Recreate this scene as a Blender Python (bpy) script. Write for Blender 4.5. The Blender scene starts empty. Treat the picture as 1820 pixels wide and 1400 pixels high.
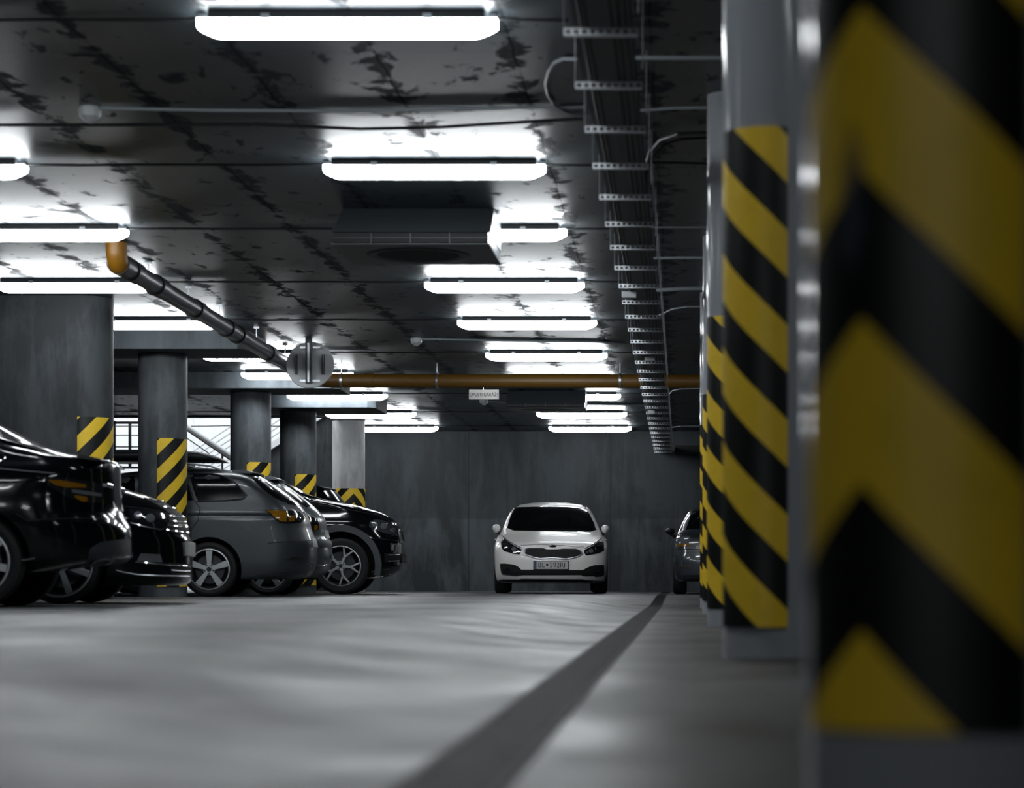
import bpy, bmesh, math, random
import numpy as np
from mathutils import Vector, Matrix
from mathutils.bvhtree import BVHTree
from mathutils.geometry import delaunay_2d_cdt
PI = math.pi
S = bpy.context.scene
C = S.collection
random.seed(4)

# ------------------------------------------------------------ camera, world, exposure
F, VX, VY, CZ = 4000.0, 1213.0, 1034.0, 0.27
cd = bpy.data.cameras.new('camera'); cam = bpy.data.objects.new('camera', cd); C.objects.link(cam)
cam.location = (0, 0, CZ); cam.rotation_euler = (PI/2, 0, 0)
cd.sensor_width = 36; cd.lens = F/1820*36
cd.shift_x = -(VX-910)/1820; cd.shift_y = (VY-700)/1820
cd.clip_start = 0.05; cd.clip_end = 300
cd.dof.use_dof = True; cd.dof.focus_distance = 33; cd.dof.aperture_fstop = 2.7
S.camera = cam
w = bpy.data.worlds.new('overcast'); S.world = w; w.use_nodes = True
w.node_tree.nodes['Background'].inputs[0].default_value = (0.93, 0.97, 1.0, 1)
w.node_tree.nodes['Background'].inputs[1].default_value = 2.1
S.view_settings.view_transform = 'Standard'; S.view_settings.look = 'None'
S.view_settings.gamma = 1; S.view_settings.exposure = 0.2
try: S.cycles.use_denoising = True
except Exception: pass
LAMP = 29.0          # diffuser emission

def P(px, py, d):    # a point of the place seen at that pixel, d metres ahead
    return Vector(((px-VX)/F*d, d, CZ-(py-VY)/F*d))

# ------------------------------------------------------------ materials
def lin(c): return tuple((x/12.92 if x <= .04045 else ((x+.055)/1.055)**2.4) for x in c)
class N:
    def __init__(s, name):
        s.m = bpy.data.materials.new(name); s.m.use_nodes = True; s.t = s.m.node_tree
        s.b = s.t.nodes['Principled BSDF']
    def n(s, typ, **k):
        x = s.t.nodes.new(typ)
        for a, v in k.items(): setattr(x, a, v)
        return x
    def l(s, a, b): s.t.links.new(a, b)
    def math(s, op, a, b=None, c=None):
        x = s.n('ShaderNodeMath', operation=op)
        for i, v in enumerate((a, b, c)):
            if v is None: continue
            if isinstance(v, (int, float)): x.inputs[i].default_value = v
            else: s.l(v, x.inputs[i])
        return x.outputs[0]
    def coord(s, kind='Object', scale=(1, 1, 1)):
        c = s.n('ShaderNodeTexCoord'); m = s.n('ShaderNodeMapping'); m.inputs['Scale'].default_value = scale
        s.l(c.outputs[kind], m.inputs[0]); return m.outputs[0]
    def noise(s, vec, scale, detail=4, rough=.55, dist=0):
        x = s.n('ShaderNodeTexNoise'); x.inputs['Scale'].default_value = scale
        x.inputs['Detail'].default_value = detail; x.inputs['Roughness'].default_value = rough
        x.inputs['Distortion'].default_value = dist
        s.l(vec, x.inputs['Vector']); return x.outputs[0]
    def ramp(s, f, stops):
        x = s.n('ShaderNodeValToRGB'); e = x.color_ramp.elements
        while len(e) < len(stops): e.new(.5)
        for i, (p, c) in enumerate(stops):
            e[i].position = p; e[i].color = (c, c, c, 1) if isinstance(c, (int, float)) else (*c, 1)
        s.l(f, x.inputs[0]); return x.outputs[0]
    def mix(s, f, a, b):
        x = s.n('ShaderNodeMix', data_type='RGBA')
        for i, v in ((0, f), (6, a), (7, b)):
            if isinstance(v, (int, float)): x.inputs[i].default_value = v
            elif isinstance(v, tuple): x.inputs[i].default_value = (*v, 1)
            else: s.l(v, x.inputs[i])
        return x.outputs[2]
    def bump(s, h, strength, dist=.01):
        x = s.n('ShaderNodeBump'); x.inputs['Strength'].default_value = strength; x.inputs['Distance'].default_value = dist
        s.l(h, x.inputs['Height']); s.l(x.outputs[0], s.b.inputs['Normal'])
    def set(s, **k):
        for a, v in k.items():
            a = {'color': 'Base Color', 'rough': 'Roughness', 'metal': 'Metallic', 'spec': 'Specular IOR Level',
                 'coat': 'Coat Weight', 'coatr': 'Coat Roughness'}[a]
            if isinstance(v, tuple): s.b.inputs[a].default_value = (*v, 1)
            elif isinstance(v, (int, float)): s.b.inputs[a].default_value = v
            else: s.l(v, s.b.inputs[a])
        return s
def simple(name, col, rough=.5, metal=0, coat=0, spec=.5, bump=0, bs=60):
    k = N(name).set(color=col, rough=rough, metal=metal, coat=coat, spec=spec)
    v = k.coord(); nz = k.noise(v, bs, 3)
    k.set(rough=k.math('MULTIPLY_ADD', nz, .12, max(0, rough-.06)))
    if bump: k.bump(nz, bump, .002)
    if coat: k.set(coatr=.03)
    return k.m

def concrete_wall(name, base, dark, seam_z=None, sc=1.0):
    k = N(name); v = k.coord()
    streak = k.noise(k.coord(scale=(2.2, 2.2, .35)), 1.5*sc, 7, .65, .6)
    blot = k.noise(k.coord(scale=(1, 1, .6)), .8*sc, 5, .6, .4)
    fine = k.noise(v, 30, 4, .7)
    f = k.math('ADD', k.math('MULTIPLY', streak, .4), k.math('MULTIPLY', blot, .6))
    c = k.mix(k.ramp(f, [(.44, 0.0), (.57, 1.0)]), dark, base)
    c = k.mix(k.math('MULTIPLY', fine, .35), c, tuple(x*.55 for x in base))
    sp = k.n('ShaderNodeSeparateXYZ'); k.l(v, sp.inputs[0])
    if seam_z is not None:   # two pours of different tone with a ragged joint, vertical formwork joints
        zz = k.math('ADD', sp.outputs[2], k.math('MULTIPLY', k.noise(v, 1.5, 3), .08))
        band = k.ramp(k.math('MULTIPLY_ADD', zz, .25, .5-seam_z*.25), [(.502, 0.0), (.512, 1.0)])
        c = k.mix(band, c, k.mix(.5, c, dark))
        fx = k.math('PINGPONG', k.math('ADD', sp.outputs[0], 1.42), 1.4)
        jt = k.math('LESS_THAN', fx, .012)
        c = k.mix(k.math('MULTIPLY', jt, .6), c, tuple(x*.5 for x in dark))
    k.set(color=c, rough=k.math('MULTIPLY_ADD', blot, .3, .5), spec=.35)
    k.bump(k.math('ADD', fine, k.math('MULTIPLY', streak, 2)), .25, .004)
    return k.m

def ceiling_material():
    k = N('stained formwork ceiling concrete'); v = k.coord()
    sp = k.n('ShaderNodeSeparateXYZ'); k.l(v, sp.inputs[0])
    wob = k.math('MULTIPLY', k.noise(v, 2.5, 4), .05)
    fx = k.math('PINGPONG', k.math('ADD', k.math('ADD', sp.outputs[0], 40.475-.025), wob), .3875)
    jx = k.math('LESS_THAN', fx, .008)
    fy = k.math('PINGPONG', k.math('ADD', sp.outputs[1], .4), 1.3)
    jy = k.math('LESS_THAN', fy, .008)
    j = k.math('MAXIMUM', jx, k.math('MULTIPLY', jy, .6))
    near = k.ramp(fx, [(0.0, 1.0), (.13, 0.0)])
    blot = k.noise(k.coord(scale=(1.3, .8, 1)), 4.2, 7, .62, .5)
    wide = k.noise(v, .7, 4, .5, .2)
    st = k.math('ADD', k.math('MULTIPLY', near, .17), blot)
    stain = k.ramp(st, [(.60, 0.0), (.655, 1.0)])
    tone = k.math('MULTIPLY_ADD', wide, .07, .035)
    base = k.mix(k.ramp(wide, [(.3, 0.0), (.7, 1.0)]), lin((.20, .23, .245)), lin((.31, .34, .36)))
    c = k.mix(k.math('MULTIPLY', stain, .22), base, lin((.13, .145, .16)))
    c = k.mix(k.math('MULTIPLY', j, .8), c, lin((.09, .1, .11)))
    ro = k.math('ADD', k.math('MULTIPLY_ADD', wide, .16, .30), k.math('MULTIPLY', stain, .30))
    fine = k.noise(k.coord(scale=(1, 1, 1)), 9, 5, .6)
    k.set(color=c, rough=ro, spec=k.math('MULTIPLY_ADD', stain, -.18, .26))
    k.bump(k.math('SUBTRACT', k.math('ADD', k.math('MULTIPLY', fine, .5), k.math('MULTIPLY', blot, 1.2)), k.math('MULTIPLY', j, 1.0)), .22, .006)
    return k.m

def floor_material():
    k = N('power-floated garage floor'); v = k.coord()
    big = k.noise(k.coord(scale=(1, .55, 1)), .42, 5, .55, .6)
    mid = k.noise(k.coord(scale=(1, .8, 1)), 1.7, 5, .6, .3)
    fine = k.noise(v, 70, 4, .7)
    c = k.mix(k.ramp(big, [(.38, 0.0), (.62, 1.0)]), lin((.085, .10, .11)), lin((.46, .465, .465)))
    c = k.mix(k.ramp(mid, [(.36, .6), (.6, 0.0)]), c, lin((.10, .115, .125)))
    c = k.mix(k.math('MULTIPLY', fine, .3), c, lin((.20, .22, .24)))
    k.set(color=c, rough=k.math('MULTIPLY_ADD', mid, .55, .20), spec=.22)
    k.bump(k.math('ADD', fine, k.math('MULTIPLY', mid, 3)), .12, .004)
    return k.m

YEL = lin((.94, .79, .20))
def stripes(name, period, off, duty, slope, ua, chevron, smear=None):
    k = N(name); uv = k.coord('UV'); sp = k.n('ShaderNodeSeparateXYZ'); k.l(uv, sp.inputs[0])
    u, v = sp.outputs[0], sp.outputs[1]
    du = k.math('SUBTRACT', u, ua)
    if chevron: du = k.math('ABSOLUTE', du)
    t = k.math('ADD', v, k.math('MULTIPLY', du, slope))
    fr = k.math('FRACT', k.math('MULTIPLY_ADD', t, 1/period, 50-off/period))
    m = k.math('LESS_THAN', fr, duty)
    dirt = k.noise(k.coord(), 14, 4, .6)
    y = k.mix(k.ramp(dirt, [(.3, .3), (.5, 0.0)]), YEL, tuple(x*.7 for x in YEL))
    c = k.mix(m, lin((.035, .045, .05)), y)
    if smear:
        su, sv = smear
        d2 = k.math('ADD', k.math('POWER', k.math('MULTIPLY', k.math('SUBTRACT', u, su), 1/.024), 2), k.math('POWER', k.math('MULTIPLY', k.math('SUBTRACT', v, sv), 1/.11), 2))
        sm = k.ramp(k.math('ADD', d2, k.math('MULTIPLY', k.noise(k.coord(), 30, 4), .8)), [(.6, .8), (1.3, 0.0)])
        c = k.mix(sm, c, lin((.27, .29, .33)))
    k.set(color=c, rough=.42, spec=.4); k.bump(dirt, .15, .003)
    return k.m

def emis(name, col, strength):
    k = N(name).set(color=(.9, .9, .9), rough=.4)
    k.b.inputs['Emission Color'].default_value = (*col, 1); k.b.inputs['Emission Strength'].default_value = strength
    return k.m

M = {}
M['ceiling'] = ceiling_material(); M['floor'] = floor_material()
M['wall'] = concrete_wall('board-marked concrete wall', lin((.33, .355, .375)), lin((.17, .19, .205)), 1.53)
M['sidewall'] = concrete_wall('grey concrete wall', lin((.34, .37, .39)), lin((.22, .24, .26)))
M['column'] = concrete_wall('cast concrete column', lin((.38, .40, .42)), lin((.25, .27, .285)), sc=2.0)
M['litcolumn'] = concrete_wall('lamplit cast concrete column', lin((.80, .80, .80)), lin((.64, .65, .66)), sc=2.0)  # paler copy of the column concrete; the nearby lamp's light is in the colour
M['pier'] = concrete_wall('dark streaked concrete', lin((.27, .29, .305)), lin((.17, .185, .20)), sc=2.0)
M['pale'] = simple('sealed pale concrete', lin((.60, .62, .64)), .12, spec=.10, bump=.02, bs=12)
M['outside'] = simple('white rendered wall', (.8, .82, .84), .8)
M['lamp'] = emis('lit diffuser', (.93, .97, 1.0), LAMP)
M['housing'] = simple('grey lamp housing', lin((.20, .22, .24)), .5)
M['steel'] = simple('galvanised steel', lin((.72, .74, .76)), .32, metal=.9)
M['traymetal'] = simple('galvanised tray sheet', lin((.40, .42, .44)), .55)
M['tray'] = simple('perforated tray bracket zinc', lin((.78, .80, .82)), .3, metal=.8)
M['darkgap'] = simple('black rubber', lin((.05, .055, .06)), .7)
M['cable'] = simple('black cable sheath', lin((.09, .10, .11)), .5)
M['conduit'] = simple('grey plastic conduit', lin((.55, .58, .60)), .4)
M['orange'] = simple('orange sewer pipe plastic', lin((.50, .34, .05)), .45)
M['orangedark'] = simple('brownish orange pipe plastic', lin((.36, .25, .045)), .5)
M['greypipe'] = simple('grey drain pipe plastic', lin((.30, .32, .34)), .36)
M['unit'] = simple('dark grey painted sheet', lin((.24, .265, .28)), .45)
M['grille'] = simple('matt black grille', lin((.04, .045, .05)), .7)
M['white_plastic'] = simple('off white plastic', lin((.70, .72, .73)), .45)
M['sign'] = simple('white sign face', lin((.88, .88, .86)), .35)
M['ink'] = simple('black lettering', lin((.06, .07, .08)), .6)
M['mirror_back'] = simple('bare aluminium sheet', lin((.84, .85, .86)), .42, metal=.35, bs=2)
M['glass'] = simple('tinted car glass', lin((.04, .05, .055)), .10, spec=.22)
M['tyre'] = simple('tyre rubber', lin((.07, .08, .085)), .75, bump=.2)
M['alloy'] = simple('silver alloy', lin((.66, .68, .69)), .35, metal=.6)
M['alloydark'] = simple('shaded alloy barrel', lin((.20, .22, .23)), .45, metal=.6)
M['blackpaint'] = simple('black car paint', lin((.03, .04, .05)), .12, spec=.2, coat=.45)
M['greypaint'] = simple('graphite grey metallic paint', lin((.23, .25, .265)), .36, metal=.4, coat=.3)
M['greypaint2'] = simple('slate metallic paint', lin((.33, .36, .38)), .36, metal=.4, coat=.4)
M['whitepaint'] = simple('white car paint', (.90, .89, .86), .35, coat=.6)
M['bluepaint'] = simple('dark blue grey paint', lin((.20, .23, .26)), .25, coat=1.0)
M['trim'] = simple('black plastic trim', lin((.09, .10, .11)), .5)
M['darktrim'] = simple('charcoal bumper plastic', lin((.19, .21, .23)), .5)
M['chrome'] = simple('chrome', (.85, .86, .87), .08, metal=1)
M['lens'] = simple('clear lamp lens', lin((.45, .47, .49)), .06, metal=.35, coat=1)
M['darklens'] = simple('smoked lamp lens', lin((.10, .11, .12)), .05, coat=1)
M['greylens'] = simple('grey lamp lens', lin((.24, .26, .275)), .08, metal=.3, coat=.6)
M['amber'] = simple('amber lamp lens', lin((.50, .34, .05)), .12, coat=.6)
M['plate'] = simple('number plate face', lin((.74, .75, .74)), .4)
M['plate_blue'] = simple('blue plate band', lin((.20, .27, .38)), .4)
M['liner'] = simple('wheel arch liner', lin((.03, .035, .04)), .9)
M['grate'] = simple('cast iron grate', lin((.075, .085, .09)), .6, spec=.15, bump=.3)
M['channel'] = simple('drain channel', lin((.03, .035, .04)), .9, spec=.1)

# ------------------------------------------------------------ mesh helpers
def mesh_obj(name, verts, faces, m, parent=None, smooth=False, mats=None, sharp=None, uvs=None):
    me = bpy.data.meshes.new(name); me.from_pydata([tuple(v) for v in verts], [], [tuple(f) for f in faces])
    if m is not None: me.materials.append(m)
    for x in mats or (): me.materials.append(x)
    if uvs:
        ul = me.uv_layers.new(name='UVMap')
        for li, lo in enumerate(me.loops): ul.data[li].uv = uvs[lo.vertex_index]
    me.update(); me.validate()
    o = bpy.data.objects.new(name, me); C.objects.link(o)
    if smooth:
        me.polygons.foreach_set('use_smooth', [True]*len(me.polygons))
        if sharp: me.set_sharp_from_angle(angle=math.radians(sharp))
    if parent: o.parent = parent
    return o
def fix(o):
    bm = bmesh.new(); bm.from_mesh(o.data); bmesh.ops.recalc_face_normals(bm, faces=bm.faces); bm.to_mesh(o.data); bm.free(); return o
class MB:
    def __init__(s): s.v = []; s.f = []
    def add(s, vs, fs):
        b = len(s.v); s.v += [Vector(v) for v in vs]; s.f += [tuple(i+b for i in f) for f in fs]; return s
    def box(s, x0, x1, y0, y1, z0, z1):
        vs = [(x, y, z) for z in (z0, z1) for y in (y0, y1) for x in (x0, x1)]
        return s.add(vs, [(0, 2, 3, 1), (4, 5, 7, 6), (0, 1, 5, 4), (2, 6, 7, 3), (0, 4, 6, 2), (1, 3, 7, 5)])
    def hexa(s, pts): # 8 points ordered as box
        return s.add(pts, [(0, 2, 3, 1), (4, 5, 7, 6), (0, 1, 5, 4), (2, 6, 7, 3), (0, 4, 6, 2), (1, 3, 7, 5)])
    def tube(s, pts, r, n=10, cap=True):
        pts = [Vector(p) for p in pts]; rings = []; up = None
        for i, p in enumerate(pts):
            a = pts[max(i-1, 0)]; b = pts[min(i+1, len(pts)-1)]; t = (b-a).normalized()
            if up is None: up = Vector((0, 0, 1)) if abs(t.z) < .9 else Vector((0, 1, 0))
            x = t.cross(up)
            if x.length < 1e-4: x = t.cross(Vector((1, 0, 0)))
            x.normalize(); y = x.cross(t).normalized(); up = y
            rr = r[i] if isinstance(r, (list, tuple)) else r
            rings.append([p + x*math.cos(2*PI*k/n)*rr + y*math.sin(2*PI*k/n)*rr for k in range(n)])
        vs = [v for R in rings for v in R]
        fs = [(i*n+k, i*n+(k+1) % n, (i+1)*n+(k+1) % n, (i+1)*n+k) for i in range(len(rings)-1) for k in range(n)]
        if cap: fs += [tuple(range(n))[::-1], tuple((len(rings)-1)*n+k for k in range(n))]
        return s.add(vs, fs)
    def lathe(s, prof, origin=(0, 0, 0), axis='z', n=32, a0=0, a1=2*PI):
        o = Vector(origin); full = abs(a1-a0-2*PI) < 1e-6; m = n if full else n+1; vs = []
        for r, h in prof:
            for k in range(m):
                a = a0+(a1-a0)*k/n; c, q = r*math.cos(a), r*math.sin(a)
                vs.append(o+Vector({'z': (c, q, h), 'y': (c, h, q), 'x': (h, c, q)}[axis]))
        fs = []
        for i in range(len(prof)-1):
            for k in range(n):
                k2 = (k+1) % m
                fs.append((i*m+k, i*m+k2, (i+1)*m+k2, (i+1)*m+k))
        return s.add(vs, fs)
    def prism(s, poly, z0, z1, fn):   # poly (a,b) extruded; fn(a,b,c)->xyz
        n = len(poly); vs = [fn(a, b, z0) for a, b in poly]+[fn(a, b, z1) for a, b in poly]
        fs = [tuple(range(n))[::-1], tuple(range(n, 2*n))]+[(i, (i+1) % n, n+(i+1) % n, n+i) for i in range(n)]
        return s.add(vs, fs)
    def build(s, name, m, parent=None, smooth=False, sharp=35, bevel=0):
        o = fix(mesh_obj(name, s.v, s.f, m, parent, smooth, sharp=sharp))
        if bevel:
            b = o.modifiers.new('b', 'BEVEL'); b.width = bevel; b.segments = 2; b.limit_method = 'ANGLE'
        return o
def tag(o, label, cat, group=None):
    o['label'] = label; o['category'] = cat
    if group: o['group'] = group
    return o
def struct(o): o['kind'] = 'structure'; return o
def thing(name, loc, label, cat, group=None, rz=0):
    o = bpy.data.objects.new(name, None); C.objects.link(o); o.location = loc; o.rotation_euler[2] = rz; o.empty_display_size = .1
    return tag(o, label, cat, group)
def reparent(o, p):     # mesh was made in world space: keep it there
    o.parent = p; o.matrix_parent_inverse = Matrix.LocRotScale(p.location, p.rotation_euler, None).inverted(); return o
def copy_tree(o, parent=None):
    c = o.copy(); C.objects.link(c); c.parent = parent
    for ch in list(o.children): copy_tree(ch, c)
    return c
def sm(t): t = max(0, min(1, t)); return t*t*(3-2*t)
def zr(y): return .075*sm((y-24)/10)
def zf(x, y): r = zr(y); return r+(.09-r)*sm((-x-.40)/1.15)

# ------------------------------------------------------------ the setting
CE = CZ+2.97
WY = 44.4
xs = [-15+.5*i for i in range(25)]+[-2.5+.1*i for i in range(24)]+[0+.5*i for i in range(18)]
xs = sorted(set(round(x, 3) for x in xs)); ys = [-14+1.0*i for i in range(66)]
v = [(x, y, zf(x, y)) for y in ys for x in xs]; nx = len(xs)
f = [(j*nx+i, j*nx+i+1, (j+1)*nx+i+1, (j+1)*nx+i) for j in range(len(ys)-1) for i in range(nx-1)]
struct(mesh_obj('floor', v, f, M['floor'], smooth=True))
m = MB(); m.box(-15, 8.6, -14, 40.4, CE, CE+.35); m.box(-6.35, 8.6, 40.4, WY+.3, CE, CE+.35)
struct(m.build('ceiling', M['ceiling']))
struct(MB().box(-7.4, 8.6, WY, WY+.3, -.1, CE+.02).build('wall_back', M['wall']))
struct(MB().box(8.3, 8.6, -14, WY, -.1, CE+.02).build('wall_right', M['sidewall']))
struct(MB().box(-15, -14.7, -14, 51, -.1, CE+.02).build('wall_left', M['sidewall']))
struct(MB().box(-15, 8.6, -14.3, -14, -.1, CE+.02).build('wall_front', M['sidewall']))
# light well beyond the left bays
struct(MB().box(-15, 2, 49.5, 49.8, -.1, 9).build('wall_lightwell', M['outside']))
def prismXZ(px, d, d0, d1, name, m_):
    pts = [(P(x, y, d).x, P(x, y, d).z) for x, y in px]
    return MB().prism(pts, d0, d1, lambda a, b, c: (a, c, b)).build(name, m_)
st_ = thing('stair', P(540, 900, 43), 'dark stair flank with white diagonal stringer sloping up to the right in the light well', 'stair')
st_.location.z = 0
reparent(prismXZ([(470, 816), (478, 812), (600, 735), (600, 1050), (470, 1050)], 43, 42.4, 43.6, 'flank', M['pier']), st_)
reparent(prismXZ([(470, 805), (478, 800), (600, 722), (600, 737), (478, 812), (470, 817)], 43, 42.28, 42.4, 'stringer', M['outside']), st_)
r_ = thing('stair_railing', P(366, 800, 41.6)*1.0, 'thick white diagonal handrail with a thin dark rail below, seen between two round columns', 'railing')
a, b = P(300, 736, 41.6), P(412, 811, 41.6)
reparent(MB().tube([a, b], .045, 12).build('handrail', M['white_plastic'], smooth=True), r_)
reparent(MB().tube([P(300, 742, 41.5), P(412, 818, 41.5)], .02, 8).build('lower_rail', M['trim'], smooth=True), r_)
reparent(MB().tube([P(300, 756, 41.5), P(372, 806, 41.5)], .010, 8).build('cable_rail', M['trim'], smooth=True), r_)
for xx in (300, 395, 411):
    p = P(xx, 736+(xx-300)*.67, 41.6); reparent(MB().tube([(p.x, 41.6, 0), (p.x, 41.6, p.z)], .02, 8).build('post', M['darktrim']), r_)
r_ = thing('slatted_screen', (-9, 46, .09), 'bright screen of thin diagonal slats filling the light well behind the columns', 'screen')
for k in range(26):
    x0 = 255+k*17
    reparent(MB().tube([P(x0, 860, 46), P(x0+190, 735, 46)], .014, 6).build('slat', M['white_plastic']), r_)
for x0 in (341, 357, 480):
    reparent(MB().tube([(P(x0, 0, 46.2).x, 46.2, 0), P(x0, 730, 46.2)], .05, 8).build('post', M['outside']), r_)
# window on the left
wn = bpy.data.objects.new('window_1', None); C.objects.link(wn); wn.location = P(215, 840, 41); struct(wn)
def bar(x0, y0, x1, y1, d, wpx, m_, nm):
    a, b = P(x0, y0, d), P(x1, y1, d); h = wpx/2/F*d
    if abs(b.z-a.z) < .01: q = MB().box(a.x, b.x, d-.03, d+.03, a.z-h, a.z+h)
    else: q = MB().box(a.x-h, a.x+h, d-.03, d+.03, min(a.z, b.z), max(a.z, b.z))
    return reparent(q.build(nm, m_), wn)
bar(203, 748, 203, 830, 41, 5, M['trim'], 'window_frame'); bar(200, 751, 262, 751, 41, 4, M['trim'], 'window_frame')
bar(203, 773, 262, 773, 41, 1.6, M['trim'], 'mullion'); bar(203, 794, 262, 794, 41, 1.8, M['trim'], 'mullion')
bar(231, 753, 231, 830, 41.3, 4, M['darktrim'], 'mullion'); bar(192, 800, 262, 800, 41, 2.5, M['trim'], 'window_sill')
struct(MB().box(-15, P(192, 0, 41).x+.04, 40.6, 41.2, -.1, CE+.1).build('wall_left_bay', M['sidewall']))
struct(MB().box(-15, -6.35, 40.15, 40.4, CE-.03, CE+.34).build('trim_lightwell', M['pier']))

# drop panels (beams) over the left columns
for i, (sn, sf) in enumerate(((151, 144.5), (125.5, 121), (113, 108.5))):
    d0, d1 = F/sn, F/sf; zb = CZ+2.745; BX = (-5.12, -4.88, -4.84)[i]
    m = MB(); xl = -14.7 if i < 2 else -7.0
    m.prism([(xl, d0), (BX-.12, d0), (BX, d0+.12), (BX, d1), (xl, d1)], zb, CE+.01, lambda a, b, c: (a, b, c))
    o = m.build('ceiling_beam', M['sidewall'])
    tag(o, ['concrete beam over the nearest free-standing round column on the left', 'concrete beam whose end is hidden behind the round mirror', 'concrete beam ending beyond the round mirror, third from the camera'][i], 'beam', 'concrete beams over the left columns')

# columns -----------------------------------------------------
def guard(R, a0, a1, z0, z1, mat, parent, ua, nm='hazard_guard'):
    # a0..a1 angles from the direction facing the camera, positive to the right
    n = 40; vs = []; uv = []
    for zz in (z0, z1):
        for rr in (R+.012, R+.001):
            for k in range(n+1):
                a = a0+(a1-a0)*k/n
                vs.append((math.sin(a)*rr, -math.cos(a)*rr, zz)); uv.append((a*R, zz))
    L = n+1; fs = []
    for k in range(n):
        fs += [(k, k+1, 2*L+k+1, 2*L+k), (L+k, 3*L+k, 3*L+k+1, L+k+1), (k, L+k, L+k+1, k+1), (2*L+k, 2*L+k+1, 3*L+k+1, 3*L+k)]
    fs += [(0, 2*L, 3*L, L), (n, L+n, 3*L+n, 2*L+n)]
    o = mesh_obj(nm, vs, fs, mat, parent, True, sharp=40, uvs=uv); return fix(o)
def column(X, Y, R, mat, label, group, zfl, ztop, g, prof=None):
    t = thing('concrete_column', (X, Y, zfl), label, 'column', group)
    H = ztop-zfl
    MB().lathe([(0, 0)]+(prof or [(R, 0), (R, H)])+[(0, H)], n=64).build('shaft', mat, t, True, 40)
    if g:
        a0, a1, z0, z1, gm, ua = g; guard(R, a0, a1, z0-zfl, z1-zfl, gm, t, ua)
    return t
rad = math.radians
G = 'round columns with striped guards in a line on the right'
gz0, gz1 = CZ-.16, CZ+1.61
def rcol(s, xl, Rr, label, gm, first=False, zt=CE, a1=19.0, a0=-70):
    d = F/s; X = (xl-VX)/s+Rr*1.0; Y = d+Rr*.95
    zfl = zf(X, Y)
    return column(X, Y, Rr, M['pale'], label, G, zfl, zt, (rad(a0), rad(a1), gz0, gz1, gm, 0))
# stripe phases: V coordinate is height above the column foot
gm1 = stripes('striped guard chevron', .335, .106+CZ, .53, 1.05, rad(-40.5)*.167, True, smear=(rad(-45)*.167, CZ+.41))
gm2 = stripes('striped guard', .335, 1.132+CZ, .5, 1.05, 0, False)
rcol(1670, 1450, .167, 'very large blurred round column with chevron striped guard at the right edge', gm1)
rcol(502, 1286, .168, 'grey round column with full striped guard, second from the camera on the right', gm2)
rcol(294, 1257, .165, 'round column half hidden behind the second striped column from the camera', gm2)
rcol(208, 1249, .165, 'narrow strip of striped column, fourth from the camera on the right', gm2)
rcol(174, 1244.5, .165, 'farthest and thinnest sliver of striped column on the right', gm2)
GL = 'thick round columns with striped guards on the left'
gmL = stripes('striped guard rising right', .335, 1.18+CZ-.09, .5, -1.05, 0, False)
gmE = stripes('striped guard arrow', .335, 1.29+CZ-.09, .52, 1.05, rad(27)*.285, True)
def lcol(s, xc, label, gm, a0=0, a1=82, R=.29, top=CE, mat='column', py=None):
    d = F/s; Y = d+.0; X = (xc-VX)/s
    return column(X, Y+R*.6, R, M[mat], label, GL, .09, top, (rad(a0), rad(a1), .09+.125, CZ+1.72, gm, 0))
lcol(148, 283.5, 'dark round column in front of the grey estate car, striped guard facing right', gmL, top=CZ+2.75)
lcol(123.5, 441.5, 'round column rising behind the tail of the grey estate car', gmL, top=CZ+2.75)
lcol(111, 526.5, 'round column behind the whip aerial of the dark car', gmL, top=CZ+2.75)
lcol(96.5, 617, 'brightly lit round column with arrow striped guard near the back wall', gmE, a0=-41, a1=86, R=.30, mat='litcolumn')
# wall pier with a rounded end (leftmost)
t = thing('concrete_pier', (-6.2, 23.6, .09), 'broad dark concrete pier with rounded end and striped guard at the left edge', 'column')
sA = 171.0; XA = (142-VX)/sA; RA = .292; YA = F/sA+.2
m = MB(); pts = [(RA*math.sin(a), -RA*math.cos(a)) for a in [PI*k/24 for k in range(25)]]
poly = [(XA+x, YA+y) for x, y in pts]+[(-11, YA+RA), (-11, YA-RA)]
m.prism(poly, .09, CE-.003, lambda a, b, c: (a, b, c))
reparent(m.build('shaft', M['pier'], smooth=True, sharp=30), t)
t2 = bpy.data.objects.new('hazard_guard', None)
gA = guard(RA, rad(0), rad(86), .125, CZ+1.71-.09, stripes('striped guard on pier', .335, 1.01+CZ-.09, .5, -1.05, 0, False), None, 0)
bpy.data.objects.remove(t2)
gA.location = (XA, YA, .09); gA.parent = t; gA.matrix_parent_inverse = Matrix.Translation(t.location).inverted()

# drain channel in the floor --------------------------------------
t = thing('floor_drain', (-.302, 20, 0), 'long dark slotted drain channel running along the floor towards the back wall', 'drain')
x0, x1 = -.375, -.229
m = MB(); seg = [1.2+1.5*i for i in range(29)]
for a, b in zip(seg, seg[1:]): m.hexa([(x, y, (zf(x0 if x == x0 else x1, y))+h) for h in (-.03, .0015) for y in (a, b) for x in (x0, x1)])
reparent(m.build('channel', M['channel']), t)
m = MB(); y = 1.6
while y < 43:
    st = .022 if y < 12 else (.045 if y < 24 else .12)
    z = zf(-.38, y)
    m.box(x0+.012, x1-.012, y, y+st*.55, z-.004, z+.006); y += st
reparent(m.build('grating', M['grate']), t)
for xx in (x0, x1-.010):
    m = MB()
    for a, b in zip(seg, seg[1:]): m.hexa([(x, yy, zf(xx, yy)+h) for h in (-.01, .007) for yy in (a, b) for x in (xx, xx+.010)])
    reparent(m.build('edge_rail', M['grate']), t)

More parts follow.
